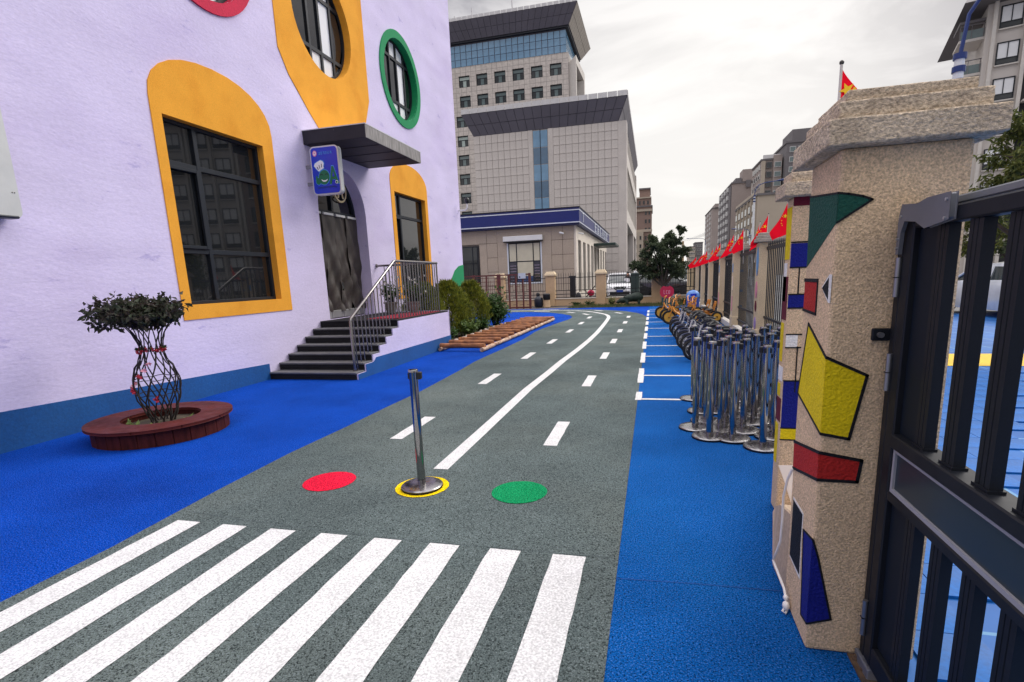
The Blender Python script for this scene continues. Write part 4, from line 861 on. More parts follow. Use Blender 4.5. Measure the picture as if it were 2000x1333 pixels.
bush('leafy_bush', 'low glossy leaved bush behind the log ladder', (-5.2, 12.7, 0), (.35, .5, .5), 900, 22, M_ivy, (.06, .11)); bush('leafy_bush', 'low pale leaved bush in the middle of the wall bed', (-5.1, 14.1, 0), (.35, .7, .62), 1000, 23, M_iv2, (.06, .12)); bush('leafy_bush', 'dark low bush before the tall broad leaved bush', (-5.05, 15.3, 0), (.35, .6, .55), 900, 24, M_ivy, (.06, .11))
sheet('wall_bed', [(-6.43, 11.92), (-4.86, 11.92), (-4.8, 17.3), (-6.43, 17.3)], .01, M_soil, kind='structure')
ed = random.Random(6)
for k in range(13):
    y = 12.1 + k * .41; b = MB().ball((-4.82 + ed.uniform(-.03, .03), y, .05), (.07 * ed.uniform(.8, 1.2), .17 * ed.uniform(.8, 1.15), .075 * ed.uniform(.8, 1.2)), 10, 6)
    for v in b.v: v += Vector((ed.uniform(-1, 1), ed.uniform(-1, 1), ed.uniform(-1, 1))) * .008
    b.build('edging_stone', mat('rounded_stone', S(168, 150, 138), .8, var=.2, vs=5, fine=.15, bump=.4, bs=20), smooth=True, label='rounded pale stone edging the wall bed, %s from the landing' % ORD[k], cat='stone', group='stones edging the wall bed')
# flowering pot plants on the landing behind the bars
for k, (x, y, lab) in enumerate(((-5.35, 11.25, 'white flowering pot plant on the landing nearest the bars'), (-5.95, 11.3, 'white flowering pot plant on the landing nearest the wall'))):
    T = bush('pot_plant', lab, (x, y, ZP + .22), (.3, .26, .62), 420, 31 + k, M_ivy, (.05, .09), cat='plant', group='pot plants on the landing')
    MB().lathe([(.10, 0), (.15, .22), (.165, .22), (.165, .25), (.14, .25), (.13, .2)], 18, (x, y, ZP + .013)).build('pot', mat('grey_pot', S(120, 112, 104), .7, var=.15), T, smooth=True)
    b = MB(); q = random.Random(k)
    for i in range(26): rose(b, Vector((x + q.uniform(-.28, .28), y + q.uniform(-.25, .2), ZP + .4 + q.uniform(0, .45))), .035, q)
    b.build('blossoms', mat('white_blossom', S(232, 228, 220), .7, var=.1), T)
# ------------------------------------------------------------------ children's bikes in the painted bays
M_tyre = mat('black_tyre', S(24, 24, 26), .75, var=.2, vs=12, bump=.3, bs=80); M_rim = mat('white_rim', S(200, 200, 200), .35, .5, var=.1); M_bfr = mat('navy_bike_frame', S(24, 32, 70), .35, var=.1, spec=.6); M_sad = mat('black_saddle', S(22, 22, 24), .55)
def wheel(T, x, y, r, m_tyre, m_rim, w=.022, hub=None, name='wheel'):
    wo = MB().tube([(x + r * math.cos(2 * math.pi * i / 26), y, r + w + r * math.sin(2 * math.pi * i / 26)) for i in range(26)], w, 7, closed=True).build(name, m_tyre, T, smooth=True)
    b = MB()
    if hub: b.lathe([(.001, -.012), (r * .78, -.012), (r * .86, 0), (r * .78, .012), (.001, .012)], 24, (x, y, r + w), axis='y'); b.build('hub_disc', hub, wo, smooth=True); MB().lathe([(.02, -.03), (.02, .03)], 10, (x, y, r + w), axis='y').build('axle', M_tyre, wo)
    else:
        b.tube([(x + (r - .018) * math.cos(2 * math.pi * i / 26), y, r + w + (r - .018) * math.sin(2 * math.pi * i / 26)) for i in range(26)], .008, 5, closed=True)
        for k in range(10): a = 2 * math.pi * k / 10; b.tube([(x, y, r + w), (x + (r - .018) * math.cos(a), y, r + w + (r - .018) * math.sin(a))], .0022, 3, caps=False)
        b.lathe([(.014, -.025), (.014, .025)], 10, (x, y, r + w), axis='y'); b.build('rim', m_rim, wo, smooth=True)
    return wo
def bike(label, group):
    T = thing('balance_bike', label, 'bicycle', (0, 0, 0), group=group); r = .135; zc = r + .022
    wheel(T, -.29, 0, r, M_tyre, M_rim, name='front_wheel'); wheel(T, .29, 0, r, M_tyre, M_rim, name='rear_wheel')
    f = MB(); f.tube([(-.19, 0, .43), (.0, 0, .25), (.29, .0, zc)], .017, 8); f.tube([(-.19, 0, .38), (-.02, 0, .22), (.06, 0, .26), (.13, 0, .40)], .014, 8); f.tube([(.02, 0, .235), (.29, .035, zc)], .009, 6).tube([(.02, 0, .235), (.29, -.035, zc)], .009, 6); f.build('frame', M_bfr, T, smooth=True)
    k = MB(); k.tube([(-.17, 0, .50), (-.215, 0, .34)], .014, 8)
    for s in (-1, 1): k.tube([(-.21, 0, .345), (-.225, s * .035, .32), (-.29, s * .035, zc)], .009, 6)
    k.build('fork', M_rim, T, smooth=True)
    h = MB().tube([(-.14, -.2, .56), (-.155, -.1, .55), (-.165, 0, .52), (-.155, .1, .55), (-.14, .2, .56)], .010, 7).build('handlebar', M_sad, T, smooth=True)
    for s in (-1, 1): MB().cyl((-.14, s * .2, .56), (-.135, s * .28, .562), .015, n=8).build('grip', M_tyre, h, smooth=True)
    sd = MB().ball((.16, 0, .425), (.11, .05, .028), 12, 6); sd.v = [Vector((p.x, p.y * (1.25 if p.x > .16 else .6), p.z)) for p in sd.v]; sd.build('saddle', M_sad, T, smooth=True)
    MB().tube([(-.30 + .165 * math.cos(R(a)), 0, zc + .165 * math.sin(R(a))) for a in range(20, 130, 12)], [.012] * 10, 6).build('mudguard', M_bfr, T, smooth=True)
    return T
bp = None; q = random.Random(12); GB = "dark children's bikes parked in the painted bays"; NBK = 13
for i in range(NBK):
    y = 9.3 + i * .44; lab = "small dark balance bike parked facing the road, %s in the row from the queue posts" % ORD[i]; loc = (1.12 - .016 * i + q.uniform(-.05, .05), y + q.uniform(-.06, .06), .008)
    if bp is None: bp = bike(lab, GB); o = bp; o.location = loc
    else: o = copy_tree(bp, loc, label=lab)
    o.rotation_euler = (R(q.uniform(-12, 6)), 0, R(q.uniform(-24, 24))); o.scale = (1.22, 1.22, 1.22)
M_org2 = mat('orange_trike_paint', S(214, 140, 48), .4, var=.15, vs=6); M_yel2 = mat('ochre_hub', S(226, 170, 60), .4, var=.1)
def trike(label, group):
    T = thing('tricycle', label, 'tricycle', (0, 0, 0), group=group); r = .15
    wheel(T, -.36, 0, r, M_tyre, None, .028, M_yel2, 'front_wheel')
    for s in (-1, 1): wheel(T, .28, s * .22, .115, M_tyre, None, .028, M_yel2, 'rear_wheel')
    f = MB(); f.tube([(-.30, 0, .46), (-.24, 0, .33), (-.08, 0, .22), (.16, 0, .2), (.28, 0, .145)], .028, 8); f.tube([(.28, -.2, .143), (.28, .2, .143)], .02, 8); f.tube([(.08, 0, .2), (.12, 0, .3)], .02, 8); f.tube([(.12, -.12, .2), (.3, -.16, .2), (.3, .16, .2), (.12, .12, .2)], .014, 6)
    for s in (-1, 1): f.tube([(-.28, s * .045, .40), (-.30, s * .05, .33), (-.36, s * .05, .178)], .014, 7)
    f.build('frame', M_org2, T, smooth=True)
    MB().tube([(-.22, -.24, .64), (-.26, -.2, .62), (-.29, -.06, .5), (-.29, .06, .5), (-.26, .2, .62), (-.22, .24, .64)], .015, 7).build('handlebar', M_org2, T, smooth=True)
    st = MB().ball((.14, 0, .315), (.13, .12, .03), 14, 6).build('seat', M_sad, T, smooth=True)
    b = MB().tube([(.22, -.09, .3), (.28, -.1, .52), (.28, .1, .52), (.22, .09, .3)], .014, 7); b.build('backrest_hoop', M_org2, st, smooth=True)
    MB().box((.262, -.09, .4), (.277, .09, .52)).build('backrest', M_org2, st, bevel=.01)
    return T
tp = None; GTk = 'orange tricycles parked beyond the bikes'
for i, (x, y, a) in enumerate(((.92, 16.6, -8), (.86, 17.6, 6), (.72, 18.75, -4), (1.15, 19.6, 10), (1.5, 18.4, 14), (1.55, 17.2, 4))):
    lab = 'orange tricycle with dark tyres, ' + ['nearest the bikes', 'second behind the bikes', 'closest to the road edge', 'furthest back', 'by the fence in the middle', 'by the fence beside the bikes'][i]
    if tp is None: tp = trike(lab, GTk); o = tp; o.location = (x, y, .008)
    else: o = copy_tree(tp, (x, y, .008), label=lab)
    o.rotation_euler = (0, 0, R(a)); o.scale = (1.2, 1.2, 1.2)
RS = thing('round_sign', 'round crimson sign on a short stick behind the tricycles', 'sign', (.54, 21.6, 0))
MB().cyl((.54, 21.6, 0), (.54, 21.6, .55), .022, n=10).build('stick', mat('tan_stick', S(190, 160, 120), .6), RS, smooth=True)
MB().lathe([(.1, 0), (.1, .02)], 16, (.54, 21.6, 0)).build('foot', M_iron, RS)
pts = [(.54 + .26 * math.sin(t) ** 1 * (1 if True else 1), .80 + .22 * math.cos(t) + (.05 if abs(math.sin(t)) > .4 and math.cos(t) > 0 else 0)) for t in [2 * math.pi * k / 28 for k in range(28)]]
MB().prism([(u, 21.57, v) for u, v in pts], (0, .03, 0)).build('board', mat('crimson_board', S(190, 30, 70), .5, var=.08), RS, bevel=.006)
b = MB()
for u0, u1, z0, z1 in ((.42, .435, .74, .9), (.42, .48, .74, .755), (.51, .525, .74, .88), (.51, .57, .865, .88), (.51, .57, .74, .755), (.6, .615, .74, .88), (.6, .66, .865, .88), (.645, .66, .74, .88), (.6, .66, .74, .755)): b.box((u0, 21.562, z0), (u1, 21.569, z1))
b.build('lettering', mat('pink_lettering', S(235, 170, 190), .5), RS)
BN = thing('domed_bin', 'blue litter bin with pale domed lid by the street fence', 'bin', (1.62, 23.0, 0))
MB().lathe([(.2, 0), (.25, .05), (.26, .52), (.25, .54)], 20, (1.62, 23.0, 0)).build('body', mat('blue_plastic', S(24, 66, 160), .4, var=.08), BN, smooth=True)
MB().lathe([(.27, .53), (.27, .57), (.25, .68), (.16, .78), (.001, .82)], 20, (1.62, 23.0, 0)).build('lid', mat('pale_blue_plastic', S(90, 140, 210), .4, var=.08), BN, smooth=True)
MB().box((1.50, 22.735, .58), (1.74, 22.77, .68)).build('flap', M_sblue, BN, bevel=.01)
TX = thing('teal_crate', 'teal plastic crate on the grass behind the round sign', 'crate', (.75, 26.6, 0))
MB().box((.45, 26.4, .01), (1.05, 26.8, .42)).build('body', mat('teal_plastic', S(24, 84, 88), .5, var=.15), TX, bevel=.02)
for k in range(4): MB().box((.46, 26.388, .06 + k * .09), (1.04, 26.399, .11 + k * .09)).build('rib', mat('teal_plastic', S(24, 84, 88)), TX)
# ------------------------------------------------------------------ rear fence, trellis gate and what stands along it
BY = 28.8; M_tan = mat('tan_rear_stucco', S(202, 172, 134), .9, var=.1, vs=2, fine=.12, fs=50, bump=.3, bs=40)
RPX = [-8.3, -5.43, -2.69, .19]
for i, x in enumerate(RPX):
    T = thing('rear_pillar', 'tan rear fence pillar, ' + ['behind the brown trellis gate', 'beside the brown trellis gate', 'beside the white car', 'behind the tree trunk'][i], 'pillar', (x, BY, 0), group='rear fence pillars')
    MB().box((x - .25, BY - .22, 0), (x + .25, BY + .22, 1.62)).build('shaft', M_tan, T, bevel=.01)
    MB().box((x - .31, BY - .28, 1.621), (x + .31, BY + .28, 1.7)).frustum((x, BY), (.31, .28), (.2, .18), 1.7005, 1.86).build('cap', M_fp, T, bevel=.01)
for i, (xa, xb) in enumerate(((-8.05, -5.68), (-5.18, -2.94), (-2.44, -.06), (.44, 2.1))):
    P = thing('rear_fence_panel', 'black iron rear fence panel on low tan wall, ' + ['behind the brown trellis gate', 'between trellis gate and white car', 'in front of the white car', 'right of the tree trunk'][i], 'fence', ((xa + xb) / 2, BY, 0), group='iron panels of the rear fence')
    MB().box((xa, BY - .14, 0), (xb, BY + .14, .36)).build('low_wall', M_tan, P, bevel=.01); MB().box((xa, BY - .17, .361), (xb, BY + .17, .40)).build('coping', mat('pale_coping', S(206, 196, 180), .8, var=.1), P)
    for z in (1.5, .82, .62, .44): MB().box((xa, BY - .015, z - .018), (xb, BY + .015, z + .018)).build('rail', M_iron, P)
    n = int((xb - xa) / .125); m_ = None
    for k in range(n):
        x = xa + (xb - xa) * (k + .5) / n - (xa + xb) / 2
        if m_ is None:
            m_ = MB().box((-.009, -.009, 0), (.009, .009, .85)).add([(-.012, -.012, .85), (.012, -.012, .85), (.012, .012, .85), (-.012, .012, .85), (0, 0, .98)], [(0, 1, 4), (1, 2, 4), (2, 3, 4), (3, 0, 4)]).build('bar', M_iron); m_.parent = P; o = m_
        else: o = part('bar', m_, P)
        o.location = (x, 0, .82)
        if k % 4 == 0:
            kb = MB().box((x + (xa + xb) / 2 - .01, BY - .012, .44), (x + (xa + xb) / 2 + .01, BY + .012, .82)).build('short_bar', M_iron, P)
M_rust = mat('red_brown_steel', S(96, 44, 34), .55, var=.2, vs=5)
GY = 26.85; TG = thing('trellis_gate', 'red brown lattice gate and screen at the far end of the yard', 'gate', (-7.6, GY, 0))
for x, w_ in ((-7.82, .09), (-6.17, .055), (-9.2, .05), (-8.5, .03), (-7.27, .03), (-6.9, .03), (-6.53, .03), (-10.2, .05)): MB().box((x - w_, GY - .05, 0), (x + w_, GY + .05, 1.82 if w_ > .04 else 1.74)).build('post', M_rust, TG)
for xa, xb, z in ((-10.2, -6.17, 1.76), (-7.73, -6.22, .06)): MB().box((xa, GY - .045, z - .035), (xb, GY + .045, z + .035)).build('rail', M_rust, TG)
q = random.Random(17)
for xa, xb in ((-10.15, -9.25), (-9.15, -8.53), (-8.47, -7.91)):
    for k in range(8): MB().box((xa, GY - .015, .22 + k * .2), (xb, GY + .015, .245 + k * .2)).build('slat', M_rust, TG)
    n = int((xb - xa) / .11)
    for k in range(n):
        x = xa + (xb - xa) * (k + .5) / n; MB().box((x - .009, GY + .016, .1 + .2 * (k % 2)), (x + .009, GY + .03, 1.7 - .2 * (k % 3))).build('slat', M_rust, TG)
for xa, xb in ((-7.73, -7.30), (-7.24, -6.93), (-6.87, -6.56), (-6.50, -6.22)):
    for k in range(8): 
        z = .2 + k * .19; a = xa if k % 2 else (xa + xb) / 2; MB().box((a, GY - .012, z), (min(xb, a + (xb - xa) * .55), GY + .012, z + .022)).build('slat', M_rust, TG)
nb_ = thing('notice_board', 'small pale notice plate hung on the brown gate top', 'board', (-6.55, GY - .06, 1.55))
MB().box((-6.76, GY - .075, 1.55), (-6.36, GY - .058, 1.83)).build('plate', mat('pale_plate', S(200, 204, 206), .5, var=.08), nb_); MB().box((-6.70, GY - .079, 1.60), (-6.64, GY - .0755, 1.66)).build('mark', PT['black'], nb_)
JR = thing('garden_jar', 'dark navy garden jar with black knob beside the trellis gate', 'jar', (-5.95, 27.9, 0)); MB().lathe([(.2, 0), (.24, .1), (.25, .4), (.2, .5), (.12, .55), (.1, .6)], 18, (-5.95, 27.9, 0)).build('body', mat('navy_glaze', S(16, 24, 40), .35), JR, smooth=True); MB().ball((-5.98, 27.9, .66), (.11, .1, .13)).build('knob', M_blk, JR, smooth=True)
JR = thing('garden_stump', 'tan garden stump with black top next to the navy jar', 'stump', (-5.5, 27.9, 0)); MB().lathe([(.2, 0), (.17, .2), (.16, .38)], 14, (-5.5, 27.9, 0)).build('body', M_tan, JR, smooth=True); MB().lathe([(.16, .381), (.19, .42), (.19, .68), (.14, .72)], 14, (-5.5, 27.9, 0)).build('top', M_blk, JR, smooth=True)
BP = thing('bollard_post', 'square black post with a dark bag leaning behind the rear fence', 'post', (-4.45, 30.4, 0)); MB().box((-4.6, 30.25, 0), (-4.3, 30.55, 1.5)).build('shaft', M_blk, BP, bevel=.01); MB().box((-4.64, 30.21, 1.501), (-4.26, 30.59, 1.6)).build('cap', M_blk, BP, bevel=.02)
MB().ball((-4.12, 30.3, .33), (.17, .16, .34)).build('bag', mat('dark_bag', S(26, 28, 36), .6), BP, smooth=True)
# stroller
SR = thing('baby_stroller', 'black framed baby stroller with crimson seat behind the rear fence', 'stroller', (-3.45, 29.6, .0))
sx, sy = -3.45, 29.6; b = MB()
for s in (-.2, .2): b.tube([(sx - .42, sy + s, .12), (sx - .05, sy + s, .5), (sx + .35, sy + s, 1.0)], .016, 6); b.tube([(sx + .3, sy + s, .12), (sx - .0, sy + s, .52), (sx - .22, sy + s, .78)], .016, 6)
b.tube([(sx + .35, sy - .2, 1.0), (sx + .35, sy + .2, 1.0)], .016, 6).tube([(sx - .22, sy - .2, .78), (sx - .22, sy + .2, .78)], .016, 6); b.build('frame', M_blk, SR, smooth=True)
MB().ball((sx + .12, sy, .62), (.2, .18, .17)).build('seat', mat('crimson_fabric', S(180, 20, 70), .7, var=.1), SR, smooth=True)
for dx in (-.42, .3):
    for s in (-.2, .2): MB().tube([(sx + dx + .09 * math.cos(6.283 * i / 14), sy + s, .105 + .09 * math.sin(6.283 * i / 14)) for i in range(14)], .018, 5, closed=True).build('wheel', M_tyre, SR, smooth=True)
GC = thing('green_drum', 'tall dark green drum standing behind the rear fence', 'drum', (-.98, 31.2, 0)); MB().lathe([(.25, 0), (.26, .02), (.26, .5), (.265, .51), (.26, .52), (.26, 1.55), (.24, 1.6), (.001, 1.64)], 22, (-.98, 31.2, 0)).build('shell', mat('dark_green_shell', S(14, 40, 38), .5, var=.12), GC, smooth=True)
MB().lathe([(.12, 1.63), (.1, 1.72), (.001, 1.74)], 12, (-.95, 31.2, 0)).build('white_bundle', M_sw, GC, smooth=True)
# animal shaped sculpture
def blob(name, m, balls, parent, vox=.02):
    b = MB()
    for c, r in balls: b.ball(c, r, 14, 9)
    o = b.build(name, m, parent, smooth=True); md = o.modifiers.new('remesh', 'REMESH'); md.mode = 'VOXEL'; md.voxel_size = vox; md.use_smooth_shade = True; s = o.modifiers.new('s', 'SMOOTH'); s.iterations = 6; return o
PG = thing('animal_sculpture', 'dark green four legged animal sculpture on the grass by the rear fence', 'sculpture', (-1.1, 27.6, 0)); gx = -1.05; gy = 27.6
blob('body', mat('dark_green_fur_paint', S(26, 44, 32), .6, var=.25, vs=8), [((gx + .25, gy, .4), (.36, .24, .24)), ((gx - .05, gy, .36), (.3, .2, .2)), ((gx - .42, gy, .26), (.24, .16, .15)), ((gx - .66, gy, .19), (.13, .1, .09))] + [((gx + dx, gy + s, .14), (.08, .08, .16)) for dx in (-.2, .38) for s in (-.13, .13)] + [((gx - .36, gy + s, .43), (.05, .03, .07)) for s in (-.1, .1)], PG, .03)
MB().ball((gx - .77, gy, .2), (.04, .06, .05)).build('snout', mat('dull_pink', S(150, 110, 100), .6), PG, smooth=True)
bush('variegated_shrub', 'small cream and green shrub beside the low tan wall', (-2.05, 27.9, .01), (.28, .2, .5), 420, 44, foliage_mat('cream_green_leaf', S(150, 150, 96), S(70, 84, 50)), (.05, .1))
for k, (x, s) in enumerate(((-3.3, .3), (-4.0, .24), (1.5, .35))): bush('low_weeds', 'low weeds at the foot of the rear wall, ' + ['before the white car pillar', 'nearest the trellis gate', 'at the street fence end'][k], (x, 28.3, .01), (.4, .15, s), 260, 50 + k, M_ivy, (.05, .1), cat='weeds', group='weeds along the rear wall')
# person half hidden by the drum
def person():
    T = thing('person', 'person in black and white top standing beside the dark green drum', 'person', (-1.62, 36.5, 0)); ox, oy = -1.62, 36.5
    V = [(0, 0, .92), (0, 0, 1.15), (0, 0, 1.36), (0, -.01, 1.46), (0, -.015, 1.56), (0, -.015, 1.66), (-.17, 0, 1.37), (-.22, .02, 1.12), (-.2, -.1, .9), (.17, 0, 1.37), (.22, .02, 1.12), (.2, -.06, .88), (-.1, 0, .86), (-.11, 0, .48), (-.11, .02, .08), (-.12, -.12, .04), (.1, 0, .86), (.11, -.02, .48), (.11, .02, .08), (.12, -.12, .04)]
    Ed = [(0, 1), (1, 2), (2, 3), (3, 4), (4, 5), (2, 6), (6, 7), (7, 8), (2, 9), (9, 10), (10, 11), (0, 12), (12, 13), (13, 14), (14, 15), (0, 16), (16, 17), (17, 18), (18, 19)]
    rad_ = [.15, .14, .15, .055, .09, .075, .065, .05, .035, .065, .05, .035, .085, .06, .045, .04, .085, .06, .045, .04]
    me = bpy.data.meshes.new('body'); me.from_pydata([(x, y, z) for x, y, z in V], Ed, []); o = bpy.data.objects.new('body', me); COL.objects.link(o)
    sk = o.modifiers.new('skin', 'SKIN'); sv = me.skin_vertices[0].data
    for i, r in enumerate(rad_): sv[i].radius = (r * (1.15 if i < 3 else 1), r * (.75 if i < 3 else 1)); sv[i].use_root = i == 0
    o.modifiers.new('sub', 'SUBSURF').levels = 2; o.modifiers['sub'].render_levels = 2
    dg_ = bpy.context.evaluated_depsgraph_get(); em = bpy.data.meshes.new_from_object(o.evaluated_get(dg_)); bpy.data.objects.remove(o)
    ms = [mat('skin', S(196, 150, 124), .6), mat('black_top', S(24, 24, 28), .8), mat('white_stripe', S(220, 220, 224), .8), mat('dark_trousers', S(30, 32, 40), .8), mat('shoe', S(40, 40, 42), .6)]
    for m in ms: em.materials.append(m)
    for p in em.polygons:
        c = p.center; z = c.z; p.use_smooth = True
        p.material_index = 0 if z > 1.45 or (abs(c.x) > .15 and z < .98 and z > .8) else 4 if z < .1 else 3 if z < .9 else 2 if 1.05 < z < 1.32 and c.x < .1 else 1
    b_ = bpy.data.objects.new('body', em); COL.objects.link(b_); b_.parent = T
    h = MB().ball((ox, oy + .015, 1.66), (.092, .1, .1), 14, 9); h.ball((ox, oy + .05, 1.57), (.08, .06, .09)); h.build('hair', mat('black_hair', S(18, 16, 16), .5), T, smooth=True)
    f = MB().ball((ox, oy - .115, 1.585), (.012, .016, .018)); f.build('nose', ms[0], T, smooth=True)
    e_ = MB()
    for s in (-1, 1): e_.ball((ox + s * .033, oy - .098, 1.61), (.011, .006, .006), 8, 5)
    e_.build('eyes', M_blk, T); MB().box((ox - .022, oy - .1, 1.535), (ox + .022, oy - .09, 1.542)).build('mouth', mat('lip', S(160, 90, 84), .5), T)
person()
# ------------------------------------------------------------------ cars
M_car = mat('white_car_paint', S(232, 232, 234), .25, var=.03, coat=.8); M_cgl = glass('car_glass', (.03, .04, .04)); M_lamp = mat('lamp_lens', S(190, 200, 200), .12, var=.1, spec=.8); M_ctrim = mat('car_black_trim', S(20, 20, 22), .5)
def car(label, loc, rz, paint_m, plate=None, L_=4.5, W_=1.8, H_=1.62, group='parked cars', plate_c=S(40, 70, 150)):
    """local: nose towards -Y"""
    T = thing('parked_car', label, 'car', loc, rz, group); hl = L_ / 2; hw = W_ / 2
    def loft(secs, name, m, parent=T, bev=0):
        b = MB(); n = len(secs[0])
        for s in secs: b.v += [Vector(p) for p in s]
        for i in range(len(secs) - 1):
            for k in range(n): b.f.append([i * n + k, i * n + (k + 1) % n, (i + 1) * n + (k + 1) % n, (i + 1) * n + k]); b.mi.append(0)
        b.f.append(list(range(n))[::-1]); b.f.append([(len(secs) - 1) * n + k for k in range(n)]); b.mi += [0, 0]
        return b.build(name, m, parent, smooth=True, bevel=bev)
    # lower body sections along y: (y, z_low, z_shoulder, half width)
    def sec(y, zl, zs, w, tuck=.06): return [(-w + tuck, y, zl), (-w, y, zl + .22), (-w + .01, y, zs - .13), (-w + .07, y, zs - .02), (-w * .55, y, zs + .02), (w * .55, y, zs + .02), (w - .07, y, zs - .02), (w - .01, y, zs - .13), (w, y, zl + .22), (w - tuck, y, zl)]
    loft([sec(-hl, .32, .72, hw * .78), sec(-hl + .12, .24, .86, hw * .92), sec(-hl + .5, .22, .97, hw * .985), sec(-hl + 1.1, .22, 1.03, hw), sec(0, .22, 1.05, hw), sec(hl - .9, .22, 1.07, hw), sec(hl - .25, .25, 1.08, hw * .97), sec(hl - .04, .34, .98, hw * .9)], 'body', paint_m)
    def gs(y, zb, zt, wb, wt): return [(-wb, y, zb), (-wt, y, zt), (-wt * .6, y, zt + .035), (wt * .6, y, zt + .035), (wt, y, zt), (wb, y, zb)]
    yw = -hl + 1.05
    loft([gs(yw, 1.02, 1.04, hw * .9, hw * .86), gs(yw + .75, 1.03, H_ - .09, hw * .92, hw * .74), gs(0.2, 1.04, H_ - .03, hw * .92, hw * .75), gs(hl - .75, 1.05, H_ - .06, hw * .92, hw * .73), gs(hl - .2, 1.06, 1.12, hw * .88, hw * .8)], 'glasshouse', M_cgl)
    loft([gs(yw + .68, H_ - .12, H_ - .10, hw * .765, hw * .75), gs(yw + .8, H_ - .12, H_ - .055, hw * .77, hw * .75), gs(.2, H_ - .09, H_ - .01, hw * .78, hw * .75), gs(hl - .7, H_ - .12, H_ - .04, hw * .76, hw * .73), gs(hl - .45, H_ - .16, H_ - .12, hw * .75, hw * .7)], 'roof', paint_m)
    for s in (-1, 1):
        p = MB(); p.tube([(s * hw * .90, yw + .02, 1.04), (s * hw * .775, yw + .72, H_ - .09)], .035, 6); p.tube([(s * hw * .93, .35, 1.05), (s * hw * .775, .3, H_ - .06)], .04, 6); p.tube([(s * hw * .88, hl - .22, 1.08), (s * hw * .745, hl - .72, H_ - .08)], .07, 6); p.build('window_pillar', paint_m, T, smooth=True)
        for yy in (-hl + .85, hl - .85):
            wo = MB().lathe([(.2, -.1), (.31, -.1), (.335, -.06), (.335, .06), (.31, .1), (.2, .1)], 24, (s * (hw - .1), yy, .335), axis='x').build('tyre', M_tyre, T, smooth=True)
            b = MB().lathe([(.001, -.09), (.2, -.09), (.215, .0), (.2, .09), (.001, .09)], 20, (s * (hw - .1), yy, .335), axis='x'); b.build('rim', mat('alloy', S(120, 122, 124), .3, .8), wo, smooth=True)
            MB().lathe([(.37, -.005), (.40, -.005), (.40, .012), (.37, .012)], 28, (s * (hw + .004), yy, .345), axis='x', cap=False).build('wheel_arch', M_ctrim, T)
            MB().lathe([(.001, -.06), (.37, -.06), (.37, .006), (.001, .006)], 28, (s * (hw + .001), yy, .345), axis='x').build('painted_arch_shadow', M_ctrim, T)  # solid black disc standing in for the shade inside the wheel arch
        MB().ball((s * (hw + .1), yw + .2, 1.08), (.1, .06, .075)).build('mirror', paint_m, T, smooth=True)
        MB().prism([(s * hw * .5, -hl + .035, .70), (s * hw * .90, -hl + .16, .72), (s * hw * .93, -hl + .20, .86), (s * hw * .6, -hl + .04, .80)], (0, -.03, 0)).build('headlight', M_lamp, T, bevel=.01)
        MB().prism([(s * hw * .55, -hl + .02, .36), (s * hw * .82, -hl + .08, .36), (s * hw * .82, -hl + .08, .46), (s * hw * .55, -hl + .02, .46)], (0, -.035, 0)).build('fog_light', M_ctrim, T)
        MB().box((s * hw * .6, hl - .06, .75), (s * hw * .88, hl - .01, .98)).build('tail_light', mat('tail_lens', S(150, 20, 24), .2), T, bevel=.01)
        MB().box((s * (hw + .003), -.25, .86), (s * (hw + .018), -.1, .89)).build('door_handle', M_lamp, T)
        b = MB()
        for yy in (-.95 + .0, .12, 1.05): b.box((s * (hw - .004), yy - .004, .34), (s * (hw + .002), yy + .004, 1.0))
        b.build('door_gap', M_ctrim, T)
    g = MB().prism([(-hw * .46, -hl + .0, .82), (hw * .46, -hl + .0, .82), (hw * .34, -hl - .005, .62), (-hw * .34, -hl - .005, .62)], (0, -.02, 0)); g.build('grille', M_ctrim, T)
    b = MB().tube([(-hw * .4, -hl - .03, .82), (-hw * .2, -hl - .045, .64), (hw * .2, -hl - .045, .64), (hw * .4, -hl - .03, .82)], .018, 6); b.tube([(.07 * math.cos(6.283 * i / 16), -hl - .04, .74 + .06 * math.sin(6.283 * i / 16)) for i in range(16)], .010, 5, closed=True); b.build('chrome_trim', M_lamp, T, smooth=True)
    MB().box((-hw * .7, -hl + .01, .30), (hw * .7, -hl - .03, .5)).build('lower_intake', M_ctrim, T, bevel=.02)
    MB().box((-.22, -hl - .055, .46), (.22, -hl - .04, .60)).build('number_plate', mat('blue_plate', plate_c, .4), T)
    return T
car('white car facing the yard behind the rear fence', (-2.25, 37.6, -.03), R(4), M_car, L_=4.6, W_=1.82, H_=1.7)
car('white car parked beyond the tree trunk', (-.2, 43, -.03), R(84), M_car, H_=1.5); car('white van beside the far end of the street fence', (2.35, 45, -.03), R(-12), M_car, H_=2.05, L_=4.9)
car('black car parked low between the tree and the white van', (.95, 38.8, -.03), R(80), mat('black_car_paint', S(22, 23, 26), .2, coat=.8), H_=1.42)
car('silver white car seen between the gate bars', (9.9, 18.0, -.03), R(184), mat('silver_car_paint', S(214, 216, 218), .28, .2, coat=.7), L_=4.6, W_=1.8, H_=1.5)
BO = thing('yellow_bollard', 'yellow bollard on the plaza beside the silver car', 'bollard', (8.75, 18.75, -.02)); MB().lathe([(.055, 0), (.055, .6), (.04, .64), (.001, .65)], 14, (8.75, 18.75, -.02)).build('post', mat('yellow_paint2', S(236, 186, 20), .4), BO, smooth=True); MB().lathe([(.09, 0), (.09, .02)], 14, (8.75, 18.75, -.02)).build('flange', M_blk, BO)
